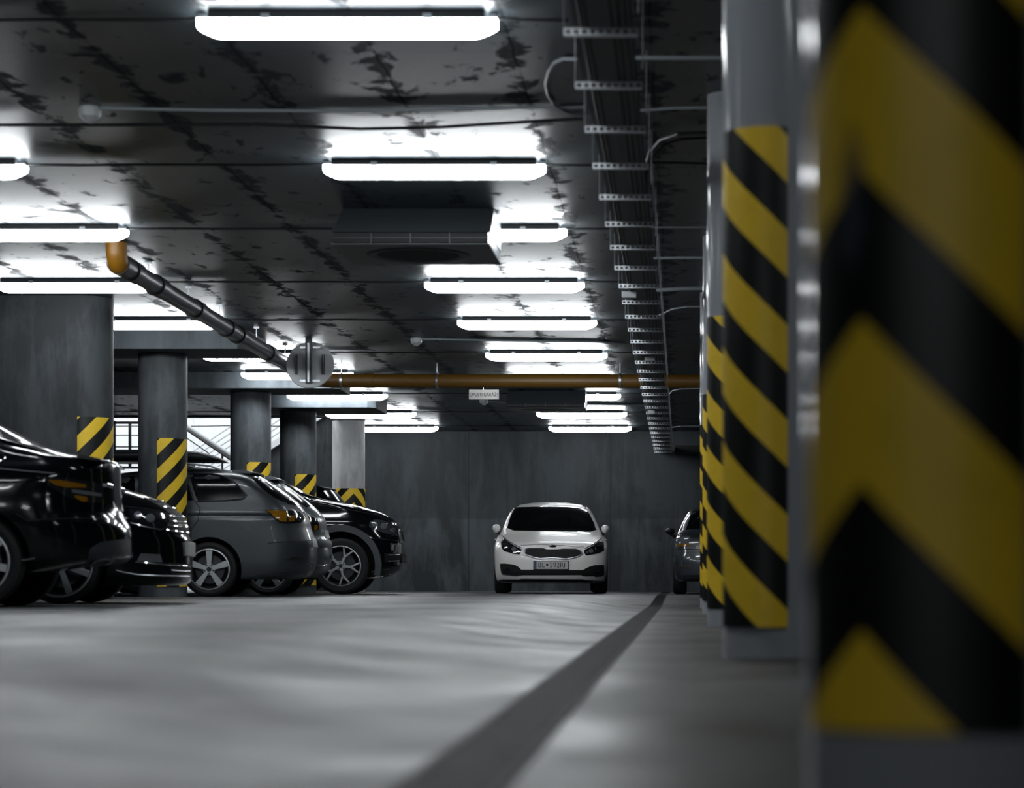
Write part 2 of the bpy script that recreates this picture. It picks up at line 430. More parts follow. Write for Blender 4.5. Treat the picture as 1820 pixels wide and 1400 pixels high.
# ------------------------------------------------------------ ceiling lights
def make_light():
    t = thing('ceiling_light', (0, 0, 0), '', 'ceiling light')
    L = 1.56; zt = 0.0
    m = MB(); m.box(-L/2+.06, L/2-.06, -.068, .068, -.045, zt)
    m.build('housing', M['housing'], t, bevel=.006)
    # diffuser: rounded trough with tapered ends; hangs from z=-.045 to -.14
    prof = [(-.055, -.04), (-.062, -.07), (-.055, -.105), (-.035, -.130), (0, -.138), (.035, -.130), (.055, -.105), (.062, -.07), (.055, -.04)]
    st = [(-L/2, .45), (-L/2+.02, .62), (-L/2+.09, .95), (-L/2+.13, 1), (L/2-.13, 1), (L/2-.09, .95), (L/2-.02, .62), (L/2, .45)]
    n = len(prof); vs = [(x, p[0]*(.6+.4*k), -.045+(p[1]+.045)*k if p[1] < -.05 else p[1]) for x, k in st for p in prof]
    fs = [(i*n+j, i*n+(j+1) % n, (i+1)*n+(j+1) % n, (i+1)*n+j) for i in range(len(st)-1) for j in range(n)]
    fs += [tuple(range(n)), tuple((len(st)-1)*n+j for j in range(n))]
    fix(mesh_obj('diffuser', vs, fs, M['lamp'], t, True, sharp=50))
    for x in (-.42, .42):
        MB().box(x-.022, x+.022, -.074, -.066, -.05, -.022).build('clip', M['steel'], t)
    for x in (-L/2+.02, L/2-.02):
        MB().box(x-.02, x+.02, -.03, .03, -.045, -.01).build('end_cap', M['housing'], t)
    return t
proto = make_light(); used = False
DR = [11.74, 15.85, 18.74, 22.07, 25.27, 28.88, 32.25, 35.2, 39.0, 42.55]
ordn = ['nearest', 'second', 'third', 'fourth', 'fifth', 'sixth', 'seventh', 'eighth', 'ninth', 'farthest']
RL = ['large tube light at the top of the photo, nearest in the right-hand row',
      'tube light just before the large dark ceiling unit, second in the right-hand row',
      'tube light half hidden behind the large dark ceiling unit',
      'tube light just beyond the large dark ceiling unit, fourth in the right-hand row',
      'tube light fifth from the camera in the right-hand row',
      'tube light sixth in the right-hand row, just before the orange cross pipe',
      'tube light in the right-hand row hidden behind the orange cross pipe',
      'short visible end of a tube light beside the far dark ceiling unit',
      'tube light in the right-hand row, last but one before the back wall',
      'tube light closest to the back wall in the right-hand row']
LL = [None, 'tube light cut by the left photo edge, uppermost in the left-hand row',
      'tube light above the orange pipe elbow at the left edge',
      'tube light in front of the dark pier, its end meeting the grey drain pipe',
      'tube light between the dark pier and the grey drain pipe',
      'thin strip of tube light seen under the beam beside the dark round column',
      'tube light running behind the round mirror on the left',
      'tube light just beyond the round mirror, in front of a beam',
      'tube light in the left-hand row partly cut by a beam end',
      'tube light above the brightly lit column, closest to the back wall on the left']
def place(x0, d, label, grp):
    global used
    o = copy_tree(proto) if used else proto; used = True
    o.location = (x0, d, CE); o['label'] = label; o['group'] = grp
for i, d in enumerate(DR):
    place(-1.745, d, RL[i], 'tube lights of the right-hand row')
    if i: place({3: -5.95, 4: -5.95}.get(i, -5.40), (d if i != 6 else 31.55), LL[i], 'tube lights of the left-hand row')

for i, d in enumerate((7.6, -4.6, -8.7)):
    for x, r in ((-1.745, 'right'), (-5.40, 'left')):
        place(x, d, 'tube light outside the frame, row '+r+' of the aisle, '+['before the first one', 'well behind the camera', 'farthest behind the camera'][i], 'tube lights of the '+r+'-hand row')
place(2.7, 5.6, 'tube light outside the frame, right of the striped columns', 'tube lights of the right-hand row')
place(-5.40, 11.74, 'tube light left of the photo level with the large one at its top', 'tube lights of the left-hand row')
# cables and conduits on the ceiling
def cplane(px, py, dz=.012):
    d = F*(CE-CZ-dz)/(VY-py); return Vector(((px-VX)/F*d, d, CE-dz))
def cable(px, r, m_, label, name='ceiling_cable', cat='cable', smooth=True, grp='cables clipped across the ceiling', clips=()):
    t = tag(MB().tube(px, r, 8).build(name, M[m_], smooth=True), label, cat, grp)
    return t
names = ['nearest the camera, at the top of the photo', 'before the large dark ceiling unit', 'passing above the large dark ceiling unit', 'just beyond the large dark ceiling unit', 'over the fifth pair of tube lights', 'over the sixth pair of tube lights', 'hidden by the orange cross pipe', 'above the far dark ceiling unit', 'over the last but one pair of tube lights', 'closest to the back wall']
for i, d in enumerate(DR):
    z = CE-.012; pts = []
    for k in range(41):
        x = -14+13.4*k/40
        pts.append((x, d+.09+.012*math.sin(k*1.3+i), z-.006*abs(math.sin(k*.8+i))))
    cable(pts, .009, 'cable', 'black cable across the ceiling, '+names[i])
# extra sagging cable + detector lines
pts = [cplane(x, y, .03) for x, y in ((-60, 222), (160, 222), (460, 221), (640, 229), (780, 226), (940, 216), (1035, 211))]
cable(pts, .011, 'cable', 'sagging black cable dropping to the tray just above the second pair of lights')
pts = [cplane(x, y) for x, y in ((165, 192), (380, 196), (600, 197), (760, 194), (940, 191), (1040, 190))]
cable(pts, .010, 'conduit', 'grey conduit running right from the nearest ceiling detector')
pts = [cplane(x, y) for x, y in ((742, 602), (900, 605), (1060, 607), (1110, 612))]
cable(pts, .012, 'conduit', 'grey conduit running right from the middle ceiling detector')
pts = [cplane(x, y) for x, y in ((862, 712), (900, 715), (1000, 717), (1150, 720))]
cable(pts, .012, 'conduit', 'grey conduit running right from the detector below the sign')
t = tag(MB().tube([cplane(x, y, .012) for x, y in ((1026, 105), (1000, 105), (985, 112), (975, 128), (970, 148), (974, 168), (985, 185), (1003, 197), (1024, 203), (1044, 205))], .011, 10).build('flexible_conduit', M['conduit'], smooth=True), 'pale flexible conduit looping out to the left of the cable tray', 'cable')
for (pl, r, m_, lb) in (
    ([(1125, 103), (1210, 103), (1300, 103)], .012, 'conduit', 'pale conduit from the tray to the second striped column, highest on the right'),
    ([(1130, 197), (1200, 192), (1300, 191)], .008, 'conduit', 'thin pale conduit right of the tray just below the highest one'),
    ([(1140, 289), (1200, 289), (1275, 291)], .008, 'cable', 'thin dark conduit right of the tray level with the second light'),
    ([(1150, 404), (1200, 404), (1270, 404)], .007, 'conduit', 'thin conduit right of the tray level with the third light'),
    ([(1160, 459), (1210, 458), (1262, 458)], .012, 'conduit', 'pale conduit right of the tray just above the thick one'),
    ([(1163, 516), (1210, 513), (1262, 512)], .020, 'conduit', 'thick pale conduit right of the tray level with the fourth light'),
    ([(1172, 560), (1195, 549), (1220, 545), (1262, 545)], .010, 'conduit', 'thin conduit curving from the tray under the thick pale one'),
    ([(1190, 700), (1195, 694), (1210, 691), (1250, 690)], .010, 'conduit', 'thin curved conduit right of the tray under the orange pipe'),
    ([(1188, 765), (1195, 759), (1210, 757), (1250, 757)], .012, 'conduit', 'thin curved conduit right of the tray, nearest the back wall'),
    ([(1143, 345), (1146, 300), (1155, 270), (1175, 248), (1205, 238), (1290, 234)], .013, 'cable', 'thick dark hose curving from the tray towards the second striped column'),
    ([(1147, 350), (1151, 305), (1162, 278), (1182, 256), (1210, 247), (1290, 243)], .009, 'cable', 'thinner dark hose curving inside the thick one beside the tray')):
    cable([cplane(x, y, .06) for x, y in pl], r, m_, lb, 'ceiling_conduit', 'conduit', grp='conduits between the tray and the right columns')

# ------------------------------------------------------------ cable tray
t = thing('cable_tray', (-.38, 27, CZ+2.5), 'long cable tray hung under the ceiling on perforated brackets, running to the back wall', 'cable tray')
TX0, TX1, TZ = -.50, -.235, CZ+2.56
m = MB(); y0, y1 = 8.2, WY-.1
m.box(TX0, TX1, y0, y1, TZ, TZ+.004)
m.box(TX0, TX0+.003, y0, y1, TZ, TZ+.06); m.box(TX1-.003, TX1, y0, y1, TZ, TZ+.06)
for k in range(1, 6):
    x = TX0+(TX1-TX0)*k/6; m.box(x-.003, x+.003, y0, y1, TZ-.002, TZ)
reparent(m.build('tray_channel', M['traymetal']), t)
for k, (x, r) in enumerate(((TX0+.035, .010), (TX0+.062, .010), (TX0+.175, .010), (TX0+.205, .010), (TX0+.24, .009))):
    pts = [(x+.0015*math.sin(i*.9+k*2), y0+(y1-y0)*i/50, TZ-r*.6) for i in range(51)]
    reparent(MB().tube(pts, r*.6, 8).build('cable', M['cable'], smooth=True), t)
def bracket(width):
    # C-channel with slots in its front face
    m = MB(); x0_, x1_ = -.205, width
    h = .034; n = 9; L = x1_-x0_; cell = L/n
    fz0, fz1 = -.040, -.040+h
    for i in range(n):
        a = x0_+i*cell; b = a+cell
        m.box(a, a+cell*.2, -.002, .002, fz0, fz1); m.box(b-cell*.2, b, -.002, .002, fz0, fz1)
        m.box(a+cell*.2, b-cell*.2, -.002, .002, fz0, fz0+h*.24); m.box(a+cell*.2, b-cell*.2, -.002, .002, fz1-h*.24, fz1)
    m.box(x0_, x1_, .002, .040, fz0, fz0+.003)
    return m
bk = None
for k in range(31):
    y = 10.33+1.11*k
    if bk is None:
        bk = o = bracket(.135).build('bracket', M['tray'], t)
    else:
        o = bk.copy(); C.objects.link(o); o.parent = t
    o.location = (-.375-t.location.x+.035, y-t.location.y, TZ-t.location.z-.012)
rd = None
for k in range(31):
    for sx in (-.555, -.212):
        y = 10.33+1.11*k+.02
        if rd is None:
            rd = o = MB().tube([(0, 0, -.05), (0, 0, CE-TZ)], .0035, 6).build('hanger_rod', M['traymetal'], t, True)
        else:
            o = rd.copy(); C.objects.link(o); o.parent = t
        o.location = (sx+.01-t.location.x, y-t.location.y, TZ-t.location.z)
for i, (x, y, ws, hs) in enumerate(((1118, 524, 26, 11), (1155, 638, 18, 7), (1158, 732, 13, 6))):
    d = F*(TZ-CZ-.04)/(VY-y); c = P(x, y, d); a, b = ws/2/F*d, hs/2/F*d
    tag(MB().box(c.x-a, c.x+a, d-.03, d+.03, min(c.z-b, TZ-.03), TZ-.0125).build('junction_box', M['white_plastic'], bevel=.004),
        ['small pale junction box under the tray level with the fourth tube light', 'small pale junction box under the tray just before the orange pipe', 'small pale junction box under the tray beyond the orange pipe'][i], 'junction box')

# ------------------------------------------------------------ pipes
t = thing('drain_pipe', (-4.97, 20, CE), 'grey drain pipe dropping from an orange ceiling elbow and running away towards the round mirror', 'pipe')
def pline(s0, z, x=-4.97): return Vector((x, s0, z))
PXX = -4.96; R0 = .094
def pz(y): return CZ+2.80-(y-20.2)*.009
el = [(PXX, 19.75, CE+.01), (PXX, 19.75, CZ+2.86), (PXX, 19.78, CZ+2.83), (PXX, 19.86, CZ+2.80), (PXX, 19.98, CZ+2.79)]
el = [(PXX, 19.72, CE+.01), (PXX, 19.72, CZ+2.90)]+[(PXX, 19.72+.11*(1-math.cos(a)), CZ+2.90-.11*math.sin(a)) for a in [PI/2*k/8 for k in range(1, 9)]]
reparent(MB().tube(el, R0*.98, 24).build('elbow', M['orange'], smooth=True, sharp=60), t)
reparent(MB().tube([(PXX, 19.84, pz(19.84)), (PXX, 30.35, pz(30.3))], R0*.92, 24).build('pipe_run', M['greypipe'], smooth=True), t)
for y in (19.95, 20.35, 21.3, 23.0, 24.6, 25.2, 27.0, 28.8):
    reparent(MB().tube([(PXX, y-.16, pz(y)), (PXX, y+.10, pz(y)), (PXX, y+.11, pz(y))], [R0*1.04, R0*1.06, R0*1.06], 24).build('socket', M['greypipe'], smooth=True), t)
    reparent(MB().tube([(PXX, y-.175, pz(y)), (PXX, y-.155, pz(y))], R0*1.09, 24).build('seal_ring', M['darkgap'], smooth=True), t)
for y in (20.9, 22.6, 24.1, 26.2, 28.1):
    reparent(MB().tube([(PXX, y, pz(y)+.05), (PXX, y, CE)], .006, 6).build('hanger_rod', M['steel']), t)
    reparent(MB().box(PXX-.03, PXX+.03, y-.012, y+.012, CE-.02, CE).build('hanger_plate', M['steel']), t)
t = thing('sewer_pipe', (-2, 30.6, CZ+2.69), 'orange pipe crossing the whole bay under the ceiling from left to right', 'pipe')
zc = CZ+2.732; yc = 30.55
reparent(MB().tube([(PXX, 30.30, pz(30.3)), (PXX+.03, 30.46, zc+.005), (PXX+.14, yc, zc), (PXX+.30, yc, zc), (.9, yc, zc-.01), (8.3, yc, zc-.03)], .093, 24).build('pipe_run', M['orangedark'], smooth=True), t)
for x in (597, 657):
    X = P(x, 0, yc).x
    reparent(MB().tube([(X-.06, yc, zc), (X+.06, yc, zc)], .101, 24).build('socket', M['orangedark'], smooth=True), t)
for x in (607, 777, 1102):
    X = P(x, 0, yc).x
    reparent(MB().tube([(X-.015, yc, zc), (X+.015, yc, zc)], .104, 24).build('clamp', M['steel'], smooth=True), t)
    reparent(MB().tube([(X, yc, zc+.09), (X, yc, CE)], .007, 6).build('hanger_rod', M['steel']), t)

# ------------------------------------------------------------ ceiling units
def make_unit():
    t = thing('ceiling_fan_unit', (-2.115, 18.0, CE), '', 'fan unit')
    W = .615; zt = 0; z1 = -.254; z2 = -.34; yf, yb = -.53, .57
    m = MB(); m.hexa([(-W, yf, z1), (W, yf, z1), (-W, yb, z1), (W, yb, z1), (-W+.03, -.10, zt), (W-.01, -.10, zt), (-W+.03, yb, zt), (W-.01, yb, zt)])
    m.build('hood', M['unit'], t, bevel=.006)
    MB().box(-W+.012, W-.012, yf+.03, yb-.02, z2+.01, z1).build('grille', M['grille'], t)
    m = MB()
    for x in (-W+.31, 0, W-.31): m.box(x-.004, x+.004, yf+.015, yf+.03, z2, z1)
    m.box(-W, W, yf+.018, yf+.028, (z1+z2)/2-.003, (z1+z2)/2+.003)
    m.build('grille_bars', M['housing'], t)
    MB().box(W-.012, W, yf+.01, yb, z2, z1).build('side_panel', M['steel'], t)
    MB().hexa([(W, yf+.02, z1+.0), (W+.006, yf+.02, z1), (W, yb, z1), (W+.006, yb, z1), (W-.01, -.08, zt-.003), (W, -.08, zt-.003), (W-.01, yb, zt-.003), (W, yb, zt-.003)]).build('side_panel', M['steel'], t)
    MB().box(-W, W, yf, yb, z2-.012, z2).build('base_plate', M['unit'], t, bevel=.004)
    m = MB(); pr = [(.33, z2-.013), (.37, z2-.024), (.40, z2-.022), (.415, z2-.013)]
    m.lathe(pr, (0, .03, 0), n=48); m.build('outlet_ring', M['housing'], t, True)
    MB().lathe([(0, z2-.0135), (.33, z2-.0135)], (0, .03, 0), n=48).build('outlet_opening', M['grille'], t)
    return t
u1 = make_unit(); u1['label'] = 'large dark hooded fan unit under the ceiling, the nearer of two'; u1['group'] = 'hooded fan units under the ceiling'
u2 = copy_tree(u1); u2.location = (-2.115, 35.0, CE); u2.scale = (1, .6, .83); u2['label'] = 'smaller-looking dark hooded fan unit below the orange pipe, the farther of two'

# detectors
def detector(px, py, d, label):
    t = thing('smoke_detector', (P(px, py, d).x, d, CE), label, 'detector', 'ceiling detectors')
    MB().lathe([(0, 0), (.066, 0), (.070, -.02), (.068, -.05), (.066, -.06)], n=24).build('base', M['white_plastic'], t, True, 40)
    MB().lathe([(.066, -.058), (.05, -.072), (.03, -.090), (.018, -.098), (0, -.10)], n=24).build('cap', M['white_plastic'], t, True, 40)
detector(160, 190, 14.08, 'pale ceiling detector at the upper left, nearest the camera')
detector(740, 600, 27.4, 'pale ceiling detector in the middle, before the orange pipe')
detector(860, 712, 36.6, 'pale ceiling detector right below the hanging sign')

# mirror seen from behind
D = 27.6
t = thing('round_mirror', (P(551, 648, D).x, D, CZ), 'round metal back of a traffic mirror hung from the ceiling on a dark bracket', 'mirror')
c = P(551, 648, D); RR = .293
m = MB(); m.lathe([(0, 0), (RR-.006, 0), (RR, .006), (RR, .02), (RR*.8, .06), (RR*.4, .085), (0, .095)], (c.x, D, c.z), 'y', 64)
dish = m.build('dish', M['mirror_back'], smooth=True, sharp=40)
dish.data.transform(Matrix.Translation((c.x, D, c.z)) @ Matrix.Rotation(rad(-11), 4, 'X') @ Matrix.Translation((-c.x, -D, -c.z)))
reparent(dish, t)
k = F/D
reparent(MB().box(c.x-6/k, c.x+5/k, D-.095, D-.05, c.z-34/k, CE).build('bracket_post', M['unit'], bevel=.003), t)
reparent(MB().box(c.x-2.2/k, c.x+1.2/k, D-.100, D-.094, c.z-32/k, CE-.05).build('bracket_slot', M['steel']), t)
for yy in (-29, 30):
    reparent(MB().box(c.x-17/k, c.x+19/k, D-.05, D-.034, c.z+yy/k-.012, c.z+yy/k+.012).build('cross_bar', M['steel']), t)
for xx in (-24, 24):
    for q in (-2.4, 1.2): reparent(MB().box(c.x+(xx+q)/k, c.x+(xx+q+1.2)/k, D-.04, D-.020, c.z-18/k, c.z+18/k).build('rail', M['trim']), t)

# sign
def text(body, size, name, m_, parent, M4, align='CENTER', depth=.0015, sx=1.0):
    cu = bpy.data.curves.new(name, 'FONT'); cu.body = body; cu.size = size; cu.align_x = align; cu.align_y = 'CENTER'; cu.extrude = depth
    o = bpy.data.objects.new(name, cu); C.objects.link(o)
    dg = bpy.context.evaluated_depsgraph_get(); me = bpy.data.meshes.new_from_object(o.evaluated_get(dg)); bpy.data.objects.remove(o)
    me.materials.clear(); me.materials.append(m_)
    if sx != 1.0:
        for vv in me.vertices: vv.co.x *= sx
    q = bpy.data.objects.new(name, me); C.objects.link(q); me.transform(M4)
    if parent: q.parent = parent
    return q
ds = 33.2; c = P(860, 701, ds); hw, hh = 26.5/F*ds, 8.6/F*ds
t = thing('exit_sign', (c.x, ds, CE), 'small white sign reading OPUSTI GARÁŽ hanging below the orange pipe', 'sign')
reparent(MB().box(c.x-hw, c.x+hw, ds, ds+.05, c.z-hh, c.z+hh).build('panel', M['sign'], bevel=.006), t)
reparent(MB().box(c.x+hw-.018, c.x+hw, ds-.006, ds, c.z-hh, c.z+hh).build('frame', M['white_plastic']), t)
reparent(MB().tube([(c.x-.01, ds+.025, c.z+hh-.01), (c.x-.01, ds+.025, CE)], .008, 8).build('hanger_rod', M['steel']), t)
q = text('OPUSTI GARÁŽ!', .072, 'lettering', M['ink'], None, Matrix.Translation((c.x-.005, ds-.002, c.z-.004)) @ Matrix.Rotation(PI/2, 4, 'X'), depth=.002, sx=.80)
q.parent = t; q.matrix_parent_inverse = Matrix.Translation(t.location).inverted()

# duct at the back wall right
tag(MB().box(P(1199, 0, 43.8).x, 8.3, 43.5, 44.37, P(0, 805, 43.8).z, P(0, 793, 43.8).z).build('air_duct', M['grille']), 'dark horizontal duct on the back wall right of the tray end', 'duct')
# ------------------------------------------------------------ cars
def pchip(pts):
    x = np.array([p[0] for p in pts], float); y = np.array([p[1] for p in pts], float)
    h = np.diff(x); dl = np.diff(y)/h; n = len(x); d = np.zeros(n)
    for i in range(1, n-1):
        if dl[i-1]*dl[i] > 0:
            w1, w2 = 2*h[i]+h[i-1], h[i]+2*h[i-1]; d[i] = (w1+w2)/(w1/dl[i-1]+w2/dl[i])
    d[0], d[-1] = dl[0], dl[-1]
    def f(q):
        q = np.clip(np.asarray(q, float), x[0], x[-1]); i = np.clip(np.searchsorted(x, q)-1, 0, n-2)
        t = (q-x[i])/h[i]
        return (y[i]*(1+2*t)*(1-t)**2+h[i]*d[i]*t*(1-t)**2+y[i+1]*t*t*(3-2*t)+h[i]*d[i+1]*t*t*(t-1))
    return f
def body_mesh(fr, re, wd, Df, Dr, nf=2.6, nr=2.6, taper=.03, NL=130, crown=1):
    """stack of closed plan outlines; fr/re: (z, x) ends, wd: (z, halfwidth)"""
    z0, z1 = fr[0][0], min(fr[-1][0], re[-1][0])
    F1, R1, W1 = pchip(fr), pchip(re), pchip(wd)
    DF, DR_ = pchip(Df), pchip(Dr)
    zz = np.linspace(z0, z1, 3000)
    a, b, c = F1(zz), R1(zz), W1(zz)
    s = np.concatenate([[0], np.cumsum(np.sqrt(np.diff(zz)**2+.5*np.diff(a)**2+.5*np.diff(b)**2+np.diff(c)**2))])
    lv = np.interp(np.linspace(0, s[-1], NL), s, zz)
    q, sd = 14, 34; vs = []
    th = np.linspace(0, PI/2, q+1)
    for z in lv:
        xf, xr, hw = float(F1(z)), float(R1(z)), float(W1(z)); hw = max(hw, .004)
        L = xf-xr; df = min(float(DF(z)), L*.48); dr = min(float(DR_(z)), L*.48)
        hx = []; hy = []
        for t in th:      # nose centre -> side
            hx.append(xf-df+df*math.cos(t)**(2/nf)); hy.append(hw*math.sin(t)**(2/nf))
        xa, xb = xf-df, xr+dr
        for k in range(1, sd): hx.append(xa+(xb-xa)*k/sd); hy.append(hw)
        for t in th[::-1]:
            hx.append(xr+dr-dr*math.cos(t)**(2/nr)); hy.append(hw*math.sin(t)**(2/nr))
        xm, hl = (fr[0][1]+re[0][1])/2, 2.3
        hy = [y*(1-taper*abs((x-xm)/hl)**2.2) for x, y in zip(hx, hy)]
        loop = list(zip(hx, hy))+[(x, -y) for x, y in list(zip(hx, hy))[-2:0:-1]]
        vs += [(x, y, z) for x, y in loop]
    n = len(loop); fs = []
    for i in range(NL-1):
        for k in range(n): fs.append((i*n+k, i*n+(k+1) % n, (i+1)*n+(k+1) % n, (i+1)*n+k))
    fs.append(tuple(range(n))[::-1]); fs.append(tuple((NL-1)*n+k for k in range(n)))
    return vs, fs
class Car:
    def __init__(s, name, loc, rz, label, paint, group=None, roll=0):
        s.t = thing(name, loc, label, 'car', group); s.t.rotation_euler = (0, roll, rz)
        s.M = Matrix.LocRotScale(Vector(loc), s.t.rotation_euler, None); s.Mi = s.M.inverted(); s.paint = paint
    def body(s, vs, fs, wheels, ra, hw, wz, sharp=38, name='body'):
        me0 = mesh_obj('body_raw', vs, fs, s.paint, None, True); fix(me0)
        s.bvh = BVHTree.FromPolygons([s.M @ v.co for v in me0.data.vertices], [tuple(p.vertices) for p in me0.data.polygons])
        me0.data.materials.append(M['liner'])
        m = MB()
        for wx in wheels:
            for sy in (-1, 1):
                m.lathe([(0, sy*(hw-.34)), (ra, sy*(hw-.34)), (ra, sy*(hw+.3)), (0, sy*(hw+.3))], (wx, 0, wz), 'y', 48)
        cu = m.build('cutter', M['liner']); 
        bo = me0.modifiers.new('b', 'BOOLEAN'); bo.operation = 'DIFFERENCE'; bo.object = cu; bo.solver = 'EXACT'
        try: bo.material_mode = 'TRANSFER'
        except Exception: pass
        dg = bpy.context.evaluated_depsgraph_get(); dg.update()
        me = bpy.data.meshes.new_from_object(me0.evaluated_get(dg), preserve_all_data_layers=True, depsgraph=dg)
        bpy.data.objects.remove(me0); bpy.data.objects.remove(cu)
        o = bpy.data.objects.new(name, me); C.objects.link(o); o.parent = s.t
        me.polygons.foreach_set('use_smooth', [True]*len(me.polygons)); me.set_sharp_from_angle(angle=math.radians(sharp))
        s.b = o; return o
    def cast(s, px, py, mode):
        if mode == 'cam':
            o = Vector((0, 0, CZ)); d = P(px, py, 10)-o
        else:            # local direction: 'f' along -x, 'r' along +x, 's' along y from the +y side, 'n' from the -y side, 't' from above
            o, d = {'f': ((6, px, py), (-1, 0, 0)), 'r': ((-6, px, py), (1, 0, 0)), 's': ((px, 4, py), (0, -1, 0)), 'n': ((px, -4, py), (0, 1, 0)), 't': ((px, py, 4), (0, 0, -1))}[mode]
            o = s.M @ Vector(o); d = s.M.to_3x3() @ Vector(d)
        d.normalize()
        h, nrm, _, dist = s.bvh.ray_cast(o, d)
        if h is None:
            t = (s.M.translation-o).dot(d); pt = o+d*t
            h, nrm, _, _ = s.bvh.find_nearest(pt)
        if nrm.dot(d) > 0: nrm = -nrm
        return h, nrm
    def patch(s, name, mat, outline, off=.005, mode='cam', step=None, parent=None, back=.012, smooth=True):
        pts = [Vector((a, b)) for a, b in outline]
        per = [(pts[i], pts[(i+1) % len(pts)]) for i in range(len(pts))]
        xs_ = [p.x for p in pts]; ys_ = [p.y for p in pts]
        size = max(max(xs_)-min(xs_), max(ys_)-min(ys_)); step = step or size/14
        bd = []
        for a, b in per:
            n = max(1, int((b-a).length/step))
            bd += [a+(b-a)*k/n for k in range(n)]
        def inside(p):
            c = False
            for a, b in per:
                if (a.y > p.y) != (b.y > p.y) and p.x < (b.x-a.x)*(p.y-a.y)/(b.y-a.y)+a.x: c = not c
            return c
        def dist(p): return min((p-(a+(b-a)*max(0, min(1, (p-a).dot(b-a)/max(1e-9, (b-a).length_squared))))).length for a, b in per)
        inn = []
        y = min(ys_)+step*.5
        while y < max(ys_):
            x = min(xs_)+step*.5
            while x < max(xs_):
                p = Vector((x, y))
                if inside(p) and dist(p) > step*.4: inn.append(p)
                x += step
            y += step
        nb = len(bd)
        V2, E2, F2, *_ = delaunay_2d_cdt(bd+inn, [(i, (i+1) % nb) for i in range(nb)], [tuple(range(nb))], 1, 1e-6)
        top = []; bot = []
        for p in V2:
            h, nn = s.cast(p.x, p.y, mode); top.append(s.Mi @ (h+nn*off)); bot.append(s.Mi @ (h-nn*back))
        fs = [tuple(f_) for f_ in F2]
        from collections import Counter
        ec = Counter()
        for f_ in fs:
            for i in range(len(f_)): ec[frozenset((f_[i], f_[(i+1) % len(f_)]))] += 1
        n = len(top); vs = top+bot; sk = []
        for f_ in fs:
            for i in range(len(f_)):
                a, b = f_[i], f_[(i+1) % len(f_)]
                if ec[frozenset((a, b))] == 1: sk.append((a, b, n+b, n+a))
        o = mesh_obj(name, vs, fs+sk, mat, parent or s.t, smooth, sharp=50); fix(o)
        return o
    def ribbon(s, name, mat, line, r=.006, mode='cam', off=.0, parent=None, n=16, closed=False):
        pts = [Vector(p) for p in line]
        if closed: pts.append(pts[0])
        L = sum((b-a).length for a, b in zip(pts, pts[1:])); st = L/n; out = []
        for a, b in zip(pts, pts[1:]):
            k = max(1, int((b-a).length/st+.5)); out += [a+(b-a)*i/k for i in range(k)]
        out.append(pts[-1]); w3 = []
        for p in out:
            h, nn = s.cast(p.x, p.y, mode); w3.append(s.Mi @ (h+nn*off))
        w3 = [p for i, p in enumerate(w3) if i == 0 or (p-w3[i-1]).length > 1e-4]
        return MB().tube(w3, r, 6).build(name, mat, parent or s.t, True)
    def wheel(s, x, y, z, rt, rr, style, wid=.22, face=-1, rot=0.0):
        """face: -1 outer side towards -y, +1 towards +y"""
        w_ = s.t; h = wid/2
        tp = [(rr, -h*.82), (rr+.02, -h*.95), (rt-.045, -h), (rt-.012, -h*.86), (rt, -h*.6), (rt, h*.6), (rt-.012, h*.86), (rt-.045, h), (rr+.02, h*.95), (rr, h*.82)]
        t = MB().lathe(tp, (0, 0, 0), 'y', 56).build('wheel', M['tyre'], w_, True, 30); t.location = (x, y, z)
        f_ = face*h
        rp = [(rr+.006, f_*.86), (rr+.004, f_*.94), (rr-.008, f_*.95), (rr-.018, f_*.80), (rr-.03, f_*.3), (rr-.035, -f_*.8)]
        b = MB().lathe(rp, (0, 0, 0), 'y', 56)
        lip = b.build('rim', M['alloydark'], t, True, 30)
        lp = MB().lathe([(rr+.008, f_*.84), (rr+.008, f_*.96), (rr-.006, f_*.98), (rr-.012, f_*.86)], (0, 0, 0), 'y', 56).build('rim_edge', M['alloy'], t, True, 30)
        MB().lathe([(0, f_*.1), (rr*.72, f_*.1), (rr*.72, -f_*.1), (0, -f_*.1)], (0, 0, 0), 'y', 40).build('brake_disc', M['housing'], t, True, 30)
        MB().lathe([(0, -f_*.3), (rr-.01, -f_*.3)], (0, 0, 0), 'y', 40).build('back_plate', M['liner'], t)
        m = MB(); yo, yi = f_*.88, f_*.62
        def pol(r, a): return (r*math.sin(a), r*math.cos(a))
        def spoke(poly): m.prism(poly, yi, yo, lambda a, b, c: (a, c, b))
        def strip(p, q, w0, w1):
            p, q = Vector(p), Vector(q); d = (q-p).normalized(); nn = Vector((-d.y, d.x))
            spoke([tuple(p+nn*w0), tuple(q+nn*w1), tuple(q-nn*w1), tuple(p-nn*w0)])
        if style == 'five':
            for k in range(5):
                a = 2*PI*k/5+rot; strip(pol(.05, a), pol(rr-.008, a), .024, .042)
        elif style == 'y':
            for k in range(5):
                a = 2*PI*k/5+rot; strip(pol(.05, a), pol(rr*.52, a), .020, .017)
                strip(pol(rr*.50, a), pol(rr-.004, a-.27), .016, .011); strip(pol(rr*.50, a), pol(rr-.004, a+.27), .016, .011)
        else:
            for k in range(7):
                a = 2*PI*k/7+rot; strip(pol(.05, a), pol(rr-.006, a), .020, .028)
        m.build('spokes', M['alloy'], t, bevel=.003)
        MB().lathe([(0, f_*.86), (.068, f_*.86), (.075, f_*.80), (.075, f_*.5)], (0, 0, 0), 'y', 24).build('hub', M['alloy'], t, True, 30)
        MB().lathe([(0, f_*.93), (.026, f_*.93), (.030, f_*.86)], (0, 0, 0), 'y', 20).build('hub_cap', M['trim'], t, True, 30)
